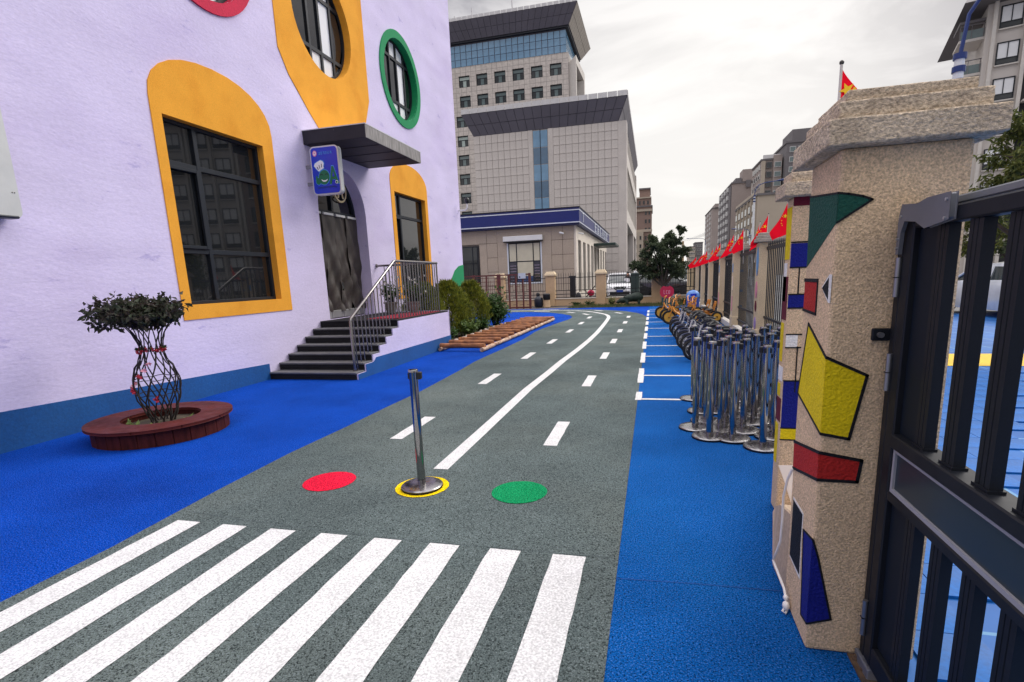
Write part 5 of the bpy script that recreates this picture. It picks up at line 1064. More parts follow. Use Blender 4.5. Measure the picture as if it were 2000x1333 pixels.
# ------------------------------------------------------------------ trees
def tree(label, base, h, crown, lobes, nleaf, m, seed, lw=(.06, .11), trunk_r=.08, trunk_top=None, group=None, wr=.45, hang=-.2, name='street_tree'):
    q = random.Random(seed); random.seed(seed); B = Vector(base); T = thing(name, label, 'tree', base, group=group); tr = MB(); b = MB(); tt = trunk_top or h * .35; top = B + Vector((0, 0, tt))
    tr.tube([B, B + Vector((.03, .02, tt * .5)), top], [trunk_r * 1.25, trunk_r, trunk_r * .8], 9)
    for (c, r) in lobes:
        C_ = B + Vector(c); mid = top.lerp(C_, .5) + Vector((0, 0, -.06 * h * .3)); tr.tube([top - Vector((0, 0, .1)), mid, C_], [trunk_r * .6, trunk_r * .4, trunk_r * .16], 6)
        rx = r if isinstance(r, tuple) else (r, r, r * .85); nt = 13
        for k in range(nt):
            v = rvec(q); v = v.normalized() * (.4 + .65 * q.random() ** .6); tip = C_ + Vector((v.x * rx[0], v.y * rx[1], v.z * rx[2])); tr.tube([C_, C_.lerp(tip, .6) + Vector((0, 0, .03)), tip], [trunk_r * .16, trunk_r * .1, trunk_r * .05], 4, caps=False)
            for j in range(int(nleaf / len(lobes) / nt)):
                p = C_.lerp(tip, q.uniform(.35, 1.05)) + rvec(q) * .16 * max(rx); L_ = q.uniform(*lw); leaf(b, p, rvec(q) + Vector((0, 0, hang)), L_, L_ * wr)
    b.build('crown', m, T); tr.build('trunk', M_bk, T, smooth=True); return T
M_bk = mat('grey_bark', S(74, 66, 58), .9, var=.3, vs=10, stretch=(1, 1, .3), bump=.5, bs=30)
M_lft = foliage_mat('dusty_dark_green', S(84, 96, 66), S(58, 72, 50)); M_lfs = foliage_mat('autumn_green', S(104, 108, 48), S(64, 78, 36))
tree('dark leafy tree at the rear fence corner', (.54, 28.15, 0), 3.9, None, [((-1.0, 0, 1.75), .62), ((-.45, .2, 2.25), .7), ((.2, -.2, 2.1), .7), ((.75, .1, 1.95), .62), ((-.55, -.2, 2.85), .48), ((.15, .1, 2.95), .5), ((.55, -.1, 3.1), .42), ((.82, 0, 3.62), .27), ((.25, .3, 3.4), .3), ((-1.35, .1, 2.0), .36), ((.95, .3, 2.6), .4), ((-.2, .4, 1.75), .6), ((-.62, .1, 3.2), .3), ((-.2, -.3, 2.55), .6), ((.45, .2, 2.55), .6), ((.1, .2, 1.6), .6), ((-.7, .1, 1.55), .5), ((.6, -.2, 1.55), .5), ((-.9, .1, 2.4), .45)], 24000, M_lft, 61, (.08, .14), .085, .95)
GTR = 'street trees beyond the gate'
tree('autumn green street tree rising right of the gate pillar cap', (6.3, 11.2, 0), 4.6, None, [((-.55, -.3, 2.75), .5), ((-.35, .0, 3.25), .5), ((-.1, .1, 3.75), .55), ((.1, -.2, 2.7), .6), ((.6, .2, 3.3), .8), ((.5, -.2, 4.2), .6), ((1.2, .3, 3.6), .8), ((-.65, .2, 2.4), .35), ((.2, 0, 2.3), .4)], 8000, M_lfs, 63, (.09, .17), .09, 1.9, GTR, .3, -.5)
for k, (x, y, h) in enumerate(((12.6, 25, 0), (14.8, 27, .4), (17.5, 29, 0))):
    tree('bushy street tree behind the silver car, ' + ['nearest the pillar', 'second from the pillar', 'furthest right'][k], (x, y, 0), 4.2 + h, None, [((-.8, 0, 2.2), .8), ((.2, 0, 2.0), .9), ((.7, .2, 2.7), .9), ((-.3, 0, 3.1 + h), .9), ((.3, .1, 3.7 + h), .7)], 1800, M_lfs if k != 1 else M_lft, 70 + k, (.14, .24), .1, 1.4, GTR)
# ------------------------------------------------------------------ street lamps
M_pole = mat('white_lamp_pole', S(222, 224, 226), .4, var=.06, vs=2); M_arm = mat('blue_lamp_arm', S(24, 50, 110), .4, var=.08)
def lamp(label, loc, h, arm, r=.1, rise=1.2):
    x, y, _ = loc; ax, ay = arm; T = thing('street_lamp', label, 'street lamp', loc, group='street lamps'); MB().tube([(x, y, -.03), (x, y, h)], [r * 1.2, r * .8], 14).build('pole', M_pole, T, smooth=True)
    for k in range(3): MB().lathe([(r * 1.05, 0), (r * 1.05, r)], 14, (x, y, h - .1 - k * r * 2.2)).build('collar', M_arm, T)
    a = MB().tube([(x, y, h), (x + ax * .03, y + ay * .03, h + rise * .45), (x + ax * .15, y + ay * .15, h + rise * .75), (x + ax * .4, y + ay * .4, h + rise * .9), (x + ax, y + ay, h + rise)], r * .35, 8).build('arm', M_arm, T, smooth=True)
    b = MB().ball((0, 0, 0), (.5, .16, .1), 14, 8); ang = math.atan2(ay, ax); L_ = math.hypot(ax, ay); sl2 = math.atan2(rise * .1, L_ * .6)
    b.xf(Matrix.Translation((x + ax * 1.12, y + ay * 1.12, h + rise * 1.02)) @ Matrix.Rotation(ang, 4, 'Z') @ Matrix.Rotation(-sl2, 4, 'Y')); b.build('lamp_head', M_arm, T, smooth=True); return T
lamp('white street lamp with blue curved arm above the near pillar cap', (7.1, 16, 0), 6.4, (2.6, -1.0), .13, 1.9); lamp('white street lamp with its arm raised right, beyond the fence flags', (9.95, 60, 0), 8.9, (2.2, 0), .12, 1.3)
lamp('street lamp with blue head pointing left above the flags', (15.6, 97, 0), 7.4, (-2.2, 0), .13, .9); lamp('small far street lamp near the low blocks', (15.2, 170, 0), 10.2, (-4.5, 0), .16, 1.2)
# ------------------------------------------------------------------ service station building with blue fascia
M_st = mat('beige_stone_panel', S(184, 169, 152), .6, var=.14, vs=1.2, fine=.08, fs=30, col2=S(166, 152, 138), c2s=.9, stretch=(1, 1, .5)); M_joint = mat('dark_joint', S(96, 88, 82), .9, var=.1); M_cream = mat('cream_pilaster', S(222, 212, 198), .7, var=.08)
M_fas = mat('navy_fascia', S(14, 34, 108), .35, var=.08, vs=1.2, spec=.5); M_fw = mat('fascia_white_line', S(214, 220, 228), .4, var=.05); M_dg = glass('grey_glass', (.03, .034, .036)); M_dk = mat('dark_recess', S(44, 44, 46), .8, var=.2)
SB = thing('service_building', 'single storey beige stone building with navy fascia behind the rear fence', 'building', (-9, 40, 0)); X1, X0, Y0, Y1 = -4.86, -13.5, 34.0, 57.0; ZF, ZT = 4.80, 5.72
MB().box((X0, Y0, 0), (X1, Y1, ZT - .02)).build('core', M_joint, SB)
WIN = (-9.15, -7.02, 1.30, 3.82); W_L = (-12.9, -11.25, 1.4, 3.75)
pm = {}
def panel(parent, a, b_, m, name='stone_panel', bev=0):
    """stone panel, mesh shared between equal sizes"""
    sz = tuple(round(abs(b_[i] - a[i]), 3) for i in range(3)); c = Vector([(a[i] + b_[i]) / 2 for i in range(3)]); key = (sz, m.name, name)
    if key not in pm:
        h = [s / 2 for s in sz]; o = MB().box((-h[0], -h[1], -h[2]), (h[0], h[1], h[2])).build(name, m); o.parent = parent; pm[key] = o
    else: o = part(name, pm[key], parent)
    o.location = c - off(parent); return o
xs = [X1 - .72 * k for k in range(13)]; zs = [4.80 - .92 * k for k in range(6)]
for xa, xb in zip(xs[1:], xs[:-1]):
    for zt, zb_ in zip(zs[:-1], zs[1:]):
        cxm, czm = (xa + xb) / 2, (zt + zb_) / 2
        if any(w[0] - .3 < cxm < w[1] + .3 and w[2] - .3 < czm < w[3] + .3 for w in (WIN, W_L)):
            continue
        panel(SB, (xa + .012, Y0 - .03, zb_ + .012), (xb - .012, Y0 - .002, zt - .012), M_st)
# filler strips round the window, window itself
def station_window(w, light):
    x0_, x1_, z0_, z1_ = w
    ca = [x for x in xs if x <= x0_ + .01]; cb = [x for x in xs if x >= x1_ - .01]; xl = max([x for x in xs if x < x0_ - .1] or [x0_ - .3]); xr_ = min([x for x in xs if x > x1_ + .1] or [x1_ + .3])
    fr_ = MB(); t = .09
    for u in ((x0_ - t, x0_, z0_ - t, z1_), (x1_, x1_ + t, z0_ - t, z1_), (x0_, x1_, z0_ - t, z0_)): fr_.box((u[0], Y0 - .06, u[2]), (u[1], Y0 - .001, u[3]))
    f = fr_.build('window_surround', M_fw if light else M_dk, SB); wd_ = x1_ - x0_
    m_ = MB()
    for x in (x0_, x0_ + wd_ * .24, x0_ + wd_ * .76, x1_ - .06): m_.box((x, Y0 - .045, z0_), (x + .06, Y0 - .012, z1_))
    for z in (z0_, z0_ + (z1_ - z0_) * .52, z1_ - .06): m_.box((x0_ + .06, Y0 - .043, z), (x1_ - .06, Y0 - .013, z + .06))
    m_.build('window_frame', M_frame, f); xx = [x0_, x0_ + wd_ * .24, x0_ + wd_ * .76, x1_ - .06]; zz_ = [z0_, z0_ + (z1_ - z0_) * .52, z1_ - .06]
    for i in range(3):
        for k in range(2):
            bright = light and (k == 1 or i == 1)
            MB().box((xx[i] + .06, Y0 - .03, zz_[k] + .06), (xx[i + 1], Y0 - .02, zz_[k + 1])).build('pane', mat('cream_blind_glass', S(206, 200, 176), .25, var=.06) if bright else M_dg, f)
            if not bright and light:
                for j in range(6): MB().box((xx[i] + .08, Y0 - .04, zz_[k] + .15 + j * .18), (xx[i + 1] - .02, Y0 - .031, zz_[k] + .2 + j * .18)).build('louvre', M_ss, f)
    if not light:
        for j in range(14): MB().cyl((x0_ + wd_ * (j + .5) / 14, Y0 - .12, z0_), (x0_ + wd_ * (j + .5) / 14, Y0 - .12, z0_ + (z1_ - z0_) * .62), .012, n=6).build('guard_bar', M_iron, f)
    if light:
        MB().box((x0_ + wd_ * .24, Y0 - .032, z0_ + .06), (x0_ + wd_ * .76, Y0 - .0305, z0_ + .4)).build('lower_pane', mat('blue_pane', S(60, 80, 120), .2), f)
station_window(WIN, True); station_window(W_L, False)
for a, b_ in (((X0, 4.80), (W_L[0] - .1, 0)),): pass
for (xa, xb, za, zb_) in ((-11.13, -10.62 - .01, 0.2, 3.9), (-9.9 + .01, -9.26, .2, 3.9), (-6.9, -6.31, .2, 3.9), (-9.9, -6.3, 3.91, 4.79), (-13.4, -10.63, 3.86, 4.79), (-9.25, -6.95, .2, 1.19), (-13.4, -11.2, .2, 1.28)): panel(SB, (xa, Y0 - .028, za), (xb, Y0 - .002, zb_), M_st)
sh = MB().box((-9.42, Y0 - .34, 3.92), (-6.82, Y0 - .03, 4.24)); sh.build('shutter_box', mat('white_shutter', S(226, 226, 226), .5, var=.05), SB, bevel=.02); MB().box((-9.4, Y0 - .30, 3.86), (-6.84, Y0 - .06, 3.92)).build('shutter_slot', M_dk, SB)
fa = MB().box((X0 - .3, Y0 - .45, ZF), (X1 + .42, Y1, ZT)).build('fascia', M_fas, SB)
for z, t in ((ZF + .06, .03), (ZT - .13, .03)): MB().box((X0 - .3, Y0 - .465, z - t), (X1 + .435, Y1, z + t)).build('white_line', M_fw, fa)
MB().box((X0 - .34, Y0 - .5, ZT), (X1 + .46, Y1, ZT + .06)).build('fascia_cap', mat('black_cap', S(22, 24, 34), .5), fa)
MB().box((X0 - .28, Y0 - .42, ZF - .1), (X1 + .40, Y1, ZF - .001)).build('fascia_soffit', mat('navy_soffit', S(14, 24, 70), .6), fa)
# white characters on the street side of the fascia (strokes)
b = MB(); q = random.Random(77); xf_ = X1 + .425
for k, y in enumerate((35.0, 42.5, 44.6, 46.7, 48.8, 50.9, 53.0)):
    w_ = .55 if k == 0 else 1.3
    if k == 0: b.box((xf_, y, 5.5), (xf_ + .03, y + .55, 5.57)); b.box((xf_, y + .3, 4.98), (xf_ + .03, y + .42, 5.5))
    else:
        for t in sorted(q.sample([.05, .3, .55, .8, .95], 3)): b.box((xf_, y, 4.92 + .62 * t), (xf_ + .03, y + w_, 4.98 + .62 * t))
        for t in sorted(q.sample([.1, .4, .65, .9], 2)): b.box((xf_, y + w_ * t, 4.92), (xf_ + .028, y + w_ * t + .14, 5.56))
b.build('sign_characters', M_fw, fa)
# street side: cream pilasters and tall dark windows
for k in range(9):
    y = Y0 + .0 + k * 2.5
    MB().box((X1 + .001, y, 0), (X1 + .14, y + 1.0, 3.9)).build('pilaster', M_cream, SB)
    if y + 2.5 <= Y1 + .1: MB().box((X1 + .001, y + 1.0, .5), (X1 + .02, y + 2.5, 3.9)).build('tall_window', M_dg, SB); MB().box((X1 + .021, y + 1.70, .5), (X1 + .06, y + 1.78, 3.9)).build('window_mullion', M_frame, SB); MB().box((X1 + .001, y + 1.0, 0), (X1 + .12, y + 2.5, .5)).build('apron', M_cream, SB)
MB().box((X1 + .001, Y0, 3.9), (X1 + .13, Y1, 4.70)).build('lintel_band', M_cream, SB)
cp = MB().box((X1 + .02, 44.5, 3.95), (X1 + 1.9, 49, 4.15)); cp.build('side_canopy', mat('green_black_canopy', S(40, 58, 54), .4, var=.15), SB, bevel=.02)
for k, (x, y) in enumerate(((-5.6, Y0 - .03), (X1 + .14, 35.2))):
    T = thing('security_camera', 'white bullet camera on the navy fascia building, ' + ['front wall', 'street side'][k], 'camera', (x, y, 4.25), group='bullet cameras on the service building'); d = Vector((0, -1, 0)) if k == 0 else Vector((1, 0, 0))
    MB().cyl(Vector((x, y, 4.28)), Vector((x, y, 4.28)) + d * .15, .03, n=8).build('bracket', M_sw, T); MB().cyl(Vector((x, y, 4.28)) + d * .12 + Vector((-.12, -.05, .03)), Vector((x, y, 4.28)) + d * .2 + Vector((.14, -.1, -.05)), .055, n=10).build('housing', M_sw, T, smooth=True)
# ------------------------------------------------------------------ office wing and tower
M_gr = mat('grey_granite', S(206, 198, 191), .6, var=.09, vs=.5, fine=.08, fs=12); M_gj = mat('granite_joint', S(172, 165, 159), .9, var=.05); M_fd = mat('charcoal_fascia_panel', S(104, 101, 112), .45, var=.08, vs=.4); M_fj = mat('fascia_joint', S(86, 84, 93), .8); M_par = mat('pale_parapet', S(206, 204, 204), .5, var=.06)
M_cgl2 = glass('blue_curtain_glass', S(104, 146, 178), .06, 1.0, .15)
M_cgl3 = glass('deep_blue_curtain_glass', S(70, 104, 132), .06, 1.0, .15)
OW = thing('office_wing', 'grey granite office wing with flared charcoal roof band', 'office building', (-11.7, 60, 0)); wx0, wx1, wy0, wy1 = -19.65, -3.70, 60.0, 95.0; fz0, fz1 = 17.35, 19.45
MB().box((wx0, wy0, 0), (wx1, wy1, fz0)).build('core', M_gj, OW)
GS0, GS1, GSz = -12.9, -11.2, 1.0
nc, pw, ph_ = 23, (wx1 - wx0) / 23, .9; cnt = 0; stuff = MB()
for r in range(19):
    zt = fz0 - r * ph_; zb_ = max(.05, zt - ph_)
    for c in range(nc):
        xa = wx0 + c * pw; xb = xa + pw
        if xb > GS0 + .05 and xa < GS1 - .05:
            continue
        if cnt < 290: panel(OW, (xa + .022, wy0 - .05, zb_ + .022), (xb - .022, wy0 - .002, zt - .022), M_gr, 'granite_panel'); cnt += 1
        else: stuff.box((xa + .022, wy0 - .05, zb_ + .022), (xb - .022, wy0 - .002, zt - .022))
stuff.build('granite_panels', M_gr, OW, kind='stuff')
ga, gb = wx0 + math.floor((GS0 - wx0) / pw) * pw, wx0 + math.ceil((GS1 - wx0) / pw) * pw
for (a, b_) in ((ga, GS0), (GS1, gb)):
    if b_ - a > .02: MB().box((a + .01, wy0 - .05, 0.05), (b_ - .01, wy0 - .002, fz0)).build('granite_strip', M_gr, OW)
for k in range(9):
    zt = fz0 - .1 - k * 1.75
    for (a, b_) in ((GS0 + .05, -12.08), (-12.02, GS1 - .05)): panel(OW, (a, wy0 - .02, zt - 1.69), (b_, wy0 - .004, zt), (M_cgl2, M_cgl3)[(k + int(a)) % 2] if k < 5 else M_dg, 'glass_pane')
MB().box((-12.08, wy0 - .06, .5), (-12.02, wy0 - .003, fz0)).build('mullion', M_frame, OW)
def flare(T, x0, x1, y0, y1, z0, z1, d, ncol, nrow, name):
    b = MB(); b.add([(x0, y0, z0), (x1, y0, z0), (x1, y1, z0), (x0, y1, z0), (x0 - d, y0 - d, z1), (x1 + d, y0 - d, z1), (x1 + d, y1 + d, z1), (x0 - d, y1 + d, z1)], [(0, 3, 2, 1), (4, 5, 6, 7), (0, 1, 5, 4), (1, 2, 6, 5), (2, 3, 7, 6), (3, 0, 4, 7)]); f = b.build(name, M_fj, T)
    def pan(A, B, C, D, nc_, nr, m):   # bilinear grid of plates on a quad A B (bottom) C D (top)
        A, B, C, D = map(Vector, (A, B, C, D)); n = (B - A).cross(D - A).normalized() * .05
        for i in range(nc_):
            for j in range(nr):
                g = .03 / (B - A).length; h_ = .035 / (D - A).length; u0, u1, v0, v1 = i / nc_ + g, (i + 1) / nc_ - g, j / nr + h_, (j + 1) / nr - h_
                P = lambda u, v: A.lerp(B, u).lerp(D.lerp(C, u), v)
                MB().prism([P(u0, v0), P(u1, v0), P(u1, v1), P(u0, v1)], n).build('fascia_panel', m, f)
    pan((x0, y0, z0), (x1, y0, z0), (x1 + d, y0 - d, z1), (x0 - d, y0 - d, z1), ncol, nrow, M_fd)
    pan((x1, y0, z0), (x1, y1, z0), (x1 + d, y1 + d, z1), (x1 + d, y0 - d, z1), max(6, ncol // 2), nrow, mat('pale_side_fascia', S(176, 168, 156), .5, var=.06) if name == 'roof_band_tower' else M_fd)
    return f
flare(OW, wx0, wx1, wy0, wy1, fz0, fz1, 1.0, 18, 2, 'roof_band')
n = 18
for i in range(n): a = wx0 - 1 + (wx1 - wx0 + 2) * i / n; MB().box((a + .03, wy0 - 1.06, fz1 + .002), (a + (wx1 - wx0 + 2) / n - .03, wy0 - .9, fz1 + .5)).build('parapet_block', M_par, OW)
MB().box((wx1 + .9, wy0 - .88, fz1 + .003), (wx1 + 1.06, wy1 + 1, fz1 + .5)).build('parapet_block', M_par, OW)
# street side of the wing: frame, recesses and fins
M_pale = mat('pale_granite_frame', S(206, 200, 192), .6, var=.06)
sx_ = wx1
for (ya, yb, za, zb_) in ((60, 61.6, 0, fz0), (92.5, 95, 0, fz0), (61.6, 92.5, 13.1, 14.5), (61.6, 92.5, 7.2, 8.6), (80, 82, 0, 7.2)): MB().box((sx_ + .001, ya, za), (sx_ + .9, yb, zb_)).build('side_frame', M_pale if za else M_gr, OW)
for za, zb_ in ((14.5, 17.3), (8.6, 13.1), (0, 7.2)): MB().box((sx_ + .002, 61.6, za), (sx_ + .1, 92.5, zb_)).build('side_glazing', M_dg, OW)
for za, zb_ in ((14.5, 17.3), (8.6, 13.1)):
    for k in range(20): y = 62.6 + k * 1.5; panel(OW, (sx_ + .1, y, za), (sx_ + .75, y + .28, zb_), M_pale, 'fin')
# tower
TW = thing('office_tower', 'tall grey granite office tower with blue glass top floors', 'office building', (-24, 90, 0)); tx0, tx1, ty0, ty1 = -37.0, -13.2, 90.0, 104.0; tz = 36.1; gz = 39.25; rz0, rz1 = 39.8, 42.1
M_tw = brick_mat('tower_granite_grid', S(206, 197, 188), S(198, 189, 181), S(150, 142, 136), .9, .75, .03, .6, rot=(R(90), 0, 0))
def wholes():
    H = []
    for r in range(2):
        z1_ = 34.75 - r * 3.06
        for c in range(7): x = -15.25 - c * 3.07; H.append((x - .95, x + .95, z1_ - 1.75, z1_))
    for r in range(2, 9): H.append((-32.35, -30.45, 34.75 - r * 3.06 - 1.75, 34.75 - r * 3.06))
    return H
HW = wholes(); b = MB().holes([(tx0, 0), (tx1, 0), (tx1, tz), (tx0, tz)], [rect(*h) for h in HW], lambda u, v: (u, ty0, v))
b.add([(tx1, ty0, 0), (tx1, ty1, 0), (tx1, ty1, tz), (tx1, ty0, tz), (tx0, ty0, 0), (tx0, ty1, 0), (tx0, ty1, tz), (tx0, ty0, tz)], [(0, 1, 2, 3), (4, 7, 6, 5), (1, 5, 6, 2), (3, 2, 6, 7)])
for h in HW:
    for (a, c) in (((h[0], h[2]), (h[1], h[2])), ((h[1], h[2]), (h[1], h[3])), ((h[1], h[3]), (h[0], h[3])), ((h[0], h[3]), (h[0], h[2]))): b.face([(a[0], ty0, a[1]), (c[0], ty0, c[1]), (c[0], ty0 + .35, c[1]), (a[0], ty0 + .35, a[1])])
b.build('wall', M_tw, TW)
M_tg = glass('green_grey_glass', S(86, 104, 104), .08, 1.0, .2); q = random.Random(3); M_lit = mat('painted_lit_glass', S(170, 184, 178), .2, var=.1)  # lit panes are only a paler base colour standing for a lit ceiling
for h in HW:
    f = MB(); x0_, x1_, z0_, z1_ = h
    for u in ((x0_, x0_ + .1, z0_, z1_), (x1_ - .1, x1_, z0_, z1_), (x0_ + .1, x1_ - .1, z0_, z0_ + .1), (x0_ + .1, x1_ - .1, z1_ - .16, z1_), (x0_ + .1, x1_ - .1, z1_ - .72, z1_ - .62), ((x0_ + x1_) / 2 - .38, (x0_ + x1_) / 2 - .3, z0_ + .1, z1_ - .72), ((x0_ + x1_) / 2 + .3, (x0_ + x1_) / 2 + .38, z0_ + .1, z1_ - .72)): f.box((u[0], ty0 + .2, u[2]), (u[1], ty0 + .3, u[3]))
    fo = f.build('window', M_frame, TW); lit = q.random() < .2
    for (a, c, za, zb_) in ((x0_ + .1, (x0_ + x1_) / 2 - .38, z0_ + .1, z1_ - .72), ((x0_ + x1_) / 2 - .3, (x0_ + x1_) / 2 + .3, z0_ + .1, z1_ - .72), ((x0_ + x1_) / 2 + .38, x1_ - .1, z0_ + .1, z1_ - .72), (x0_ + .1, x1_ - .1, z1_ - .62, z1_ - .16)):
        mid = abs((a + c) / 2 - (x0_ + x1_) / 2) < .05; panel(fo, (a, ty0 + .24, za), (c, ty0 + .26, zb_), (M_lit if lit else M_tg) if mid else M_dg, 'pane')
MB().box((tx0 + .1, ty0 + .15, tz), (tx1 - .4, ty1 - .4, rz0 + .1)).build('glass_storey_core', M_fj, TW)
n = 24; wv = (tx1 - .4 - tx0) / n
for i in range(n):
    for k in range(3):
        a = tx0 + .1 + i * wv; z0_ = tz + .05 + k * 1.07; panel(TW, (a + .05, ty0 + .08, z0_ + .03), (a + wv - .05, ty0 + .148, z0_ + 1.03), M_cgl2, 'glass_pane')
for k in range(9): panel(TW, (tx1 - .398, ty0 + .4 + k * 1.45, tz + .1), (tx1 - .33, ty0 + 1.7 + k * 1.45, gz), M_cgl2, 'side_glass_pane')
flare(TW, tx0 - .4, tx1 + .2, ty0 - .4, ty1, rz0, rz1, 1.6, 26, 2, 'roof_band_tower')
MB().box((tx0 - .3, ty0 - .3, rz0 - .25), (tx1 + .1, ty1, rz0 - .001)).build('roof_soffit', mat('dark_soffit', S(30, 34, 44), .6), TW)
n = 30
for i in range(n): a = tx0 - 2 + (tx1 - tx0 + 3.8) * i / n; MB().box((a + .04, ty0 - 2.05, rz1 + .002), (a + (tx1 - tx0 + 3.8) / n - .04, ty0 - 1.9, rz1 + .45)).build('parapet_block', M_par, TW)
for za, zb_ in ((0, 33.4),): MB().box((tx1 + .001, ty0 + .6, za), (tx1 + 1.1, ty0 + 1.4, 34.6)).build('side_fin', M_pale, TW); MB().box((tx1 + .001, ty0 + 4.5, 0), (tx1 + 1.9, ty0 + 5.4, 33.2)).build('side_fin', M_pale, TW); MB().prism([(tx1 + .001, ty0 + .7, 33.6), (tx1 + 1.1, ty0 + .7, 34.6), (tx1 + 1.9, ty0 + 5.3, 33.2), (tx1 + .001, ty0 + 5.3, 33.2)], (0, 0, 1.2)).build('side_cornice', M_pale, TW); MB().box((tx1 + .002, ty0 + 1.4, 0), (tx1 + .3, ty0 + 4.5, 33.2)).build('side_glazing', M_dg, TW)
for x, h in ((-32.0, 1.6), (-29.0, 2.4), (-22.2, 4.8)): MB().cyl((x, ty0 + 1, rz1), (x, ty0 + 1, rz1 + h + .5), .14, .08, 8).build('mast', M_par, TW)
# ------------------------------------------------------------------ far apartment blocks
M_ap = mat('taupe_apartment_render', S(156, 144, 138), .85, var=.08, vs=.2, fine=.05, fs=3); M_apd = mat('dark_grey_render', S(112, 108, 110), .85, var=.1, vs=.2); M_apl = mat('pale_stone_render', S(176, 164, 148), .85, var=.08, vs=.2); M_wf = mat('white_window_bay', S(206, 206, 204), .5, var=.06); M_brn = mat('brown_brick_render', S(138, 116, 106), .85, var=.1, vs=.3)
def wins(T, face, pos, u0, u1, nu, z0, dz, nz, w, h, m_pane=None, m_fr=None, proud=.25, skip=0, bay=False, seed=0):
    """rows of windows: frame box with a recessed pane. face 'F' at y=pos looks to -Y, 'L' at x=pos looks to -X"""
    q = random.Random(seed); fr_m = m_fr or M_wf
    for i in range(nu):
        u = u0 + (u1 - u0) * (i + .5) / nu
        for k in range(nz):
            z = z0 + k * dz
            if q.random() < skip: continue
            if face == 'F': f = panel(T, (u - w / 2, pos - proud, z), (u + w / 2, pos - .01, z + h), fr_m, 'window'); a, b_ = (u - w / 2 + .12, pos - proud - .03, z + .15), (u + w / 2 - .12, pos - proud - .005, z + h - .12)
            else: f = panel(T, (pos - proud, u - w / 2, z), (pos - .01, u + w / 2, z + h), fr_m, 'window'); a, b_ = (pos - proud - .03, u - w / 2 + .12, z + .15), (pos - proud - .005, u + w / 2 - .12, z + h - .12)
            sz = Vector([(a[j] + b_[j]) / 2 for j in range(3)]); p = panel(T, a, b_, m_pane or M_dg, 'pane'); p.parent = f; p.location = sz - off(T) - f.location
def block(name, label, x0, x1, y0, y1, h, m, group='far apartment blocks', extras=()):
    T = thing(name, label, 'apartment block', ((x0 + x1) / 2, (y0 + y1) / 2, 0), group=group); MB().box((x0, y0, -.1), (x1, y1, h)).build('wall', m, T); MB().box((x0 - .3, y0 - .3, h), (x1 + .3, y1 + .3, h + .5)).build('roof', M_apd, T)
    for (a, b_, nm, mm) in extras: MB().box(a, b_).build(nm, mm, T)
    return T
T = block('apartment_block', 'tall taupe apartment block with window bays behind the pillar flags', 33.2, 39.0, 190, 206, 35.2, M_ap, extras=(((33.5, 189.6, 35.7), (38.5, 189.9, 36.8), 'roof_railing', M_par), ((33.1, 189.3, 0), (34.2, 189.99, 35), 'corner_pier', M_apl), ((36.5, 189.2, 0), (39.0, 189.98, 36.5), 'bay', M_ap)))
wins(T, 'F', 190, 34.3, 36.4, 1, 1.5, 2.85, 12, 1.6, 1.8, M_dg, M_apd, .5); wins(T, 'F', 189.2, 36.7, 38.9, 1, 1.5, 2.85, 12, 2.0, 1.6, M_tg, M_wf, .2); wins(T, 'L', 33.2, 191, 205, 4, 1.5, 2.85, 12, 1.6, 1.5)
T = block('apartment_block', 'taupe apartment block rising highest behind the second painted pillar', 39.4, 50, 186, 204, 39.0, M_apd, extras=(((41.0, 187, 39.5), (48, 200, 43), 'lift_tower', M_apd),)); wins(T, 'F', 186, 39.9, 49.5, 4, 1.5, 2.9, 13, 1.7, 1.6, M_tg, M_wf, .2)
T = block('apartment_block', 'taupe gabled apartment block in the middle of the row, with stepped top', 27.9, 34.6, 215, 252, 32.6, M_ap, extras=(((29.0, 214.7, 33.1), (31.0, 225, 34.4), 'roof_room', M_apd), ((31.3, 214.6, 33.1), (34.6, 222, 37.2), 'lift_tower', M_ap), ((32.5, 214.4, 31), (34.2, 214.69, 33.5), 'loggia', M_apd)))
MB().box((27.5, 216, 0), (27.899, 251, 32)).build('stair_stripe', M_apd, T); wins(T, 'L', 27.5, 218, 250, 4, 2, 2.85, 11, 2.6, 1.5, M_wf, M_wf, .5)
T = block('apartment_block', 'lower flat topped apartment block in front of the gabled one', 25.0, 33, 146, 182, 19.4, M_apl, extras=(((24.6, 150, 19.9), (25.4, 180, 20.6), 'parapet', M_apl),)); wins(T, 'L', 25.0, 147.5, 181, 6, 1.5, 2.9, 6, 2.8, 1.9, M_dg, M_apd, .35)
for k in range(6): y = 147.2 + k * 5.6; MB().box((24.5, y, 0), (24.999, y + .5, 19.4)).build('pier', M_apl, T)
T = block('apartment_block', 'pale taupe apartment block left of the gabled one', 32.6, 37.2, 330, 372, 36.5, M_ap, extras=(((34, 329, 37), (37, 345, 39), 'lift_tower', M_ap),)); wins(T, 'L', 32.6, 332, 370, 3, 2, 2.9, 12, 3.0, 1.5, M_wf, M_wf, .5)
T = block('apartment_block', 'small far grey apartment block with flat roof near the chimney', 31.0, 36.5, 430, 450, 23, M_apd); wins(T, 'F', 430, 31.3, 36.2, 4, 2, 3.0, 7, .9, 1.5)
T = block('apartment_block', 'lowest far block at the left end of the row', 25.6, 30.0, 415, 440, 19.5, M_apl); wins(T, 'F', 415, 25.9, 29.7, 4, 2, 3.0, 6, .8, 1.5)
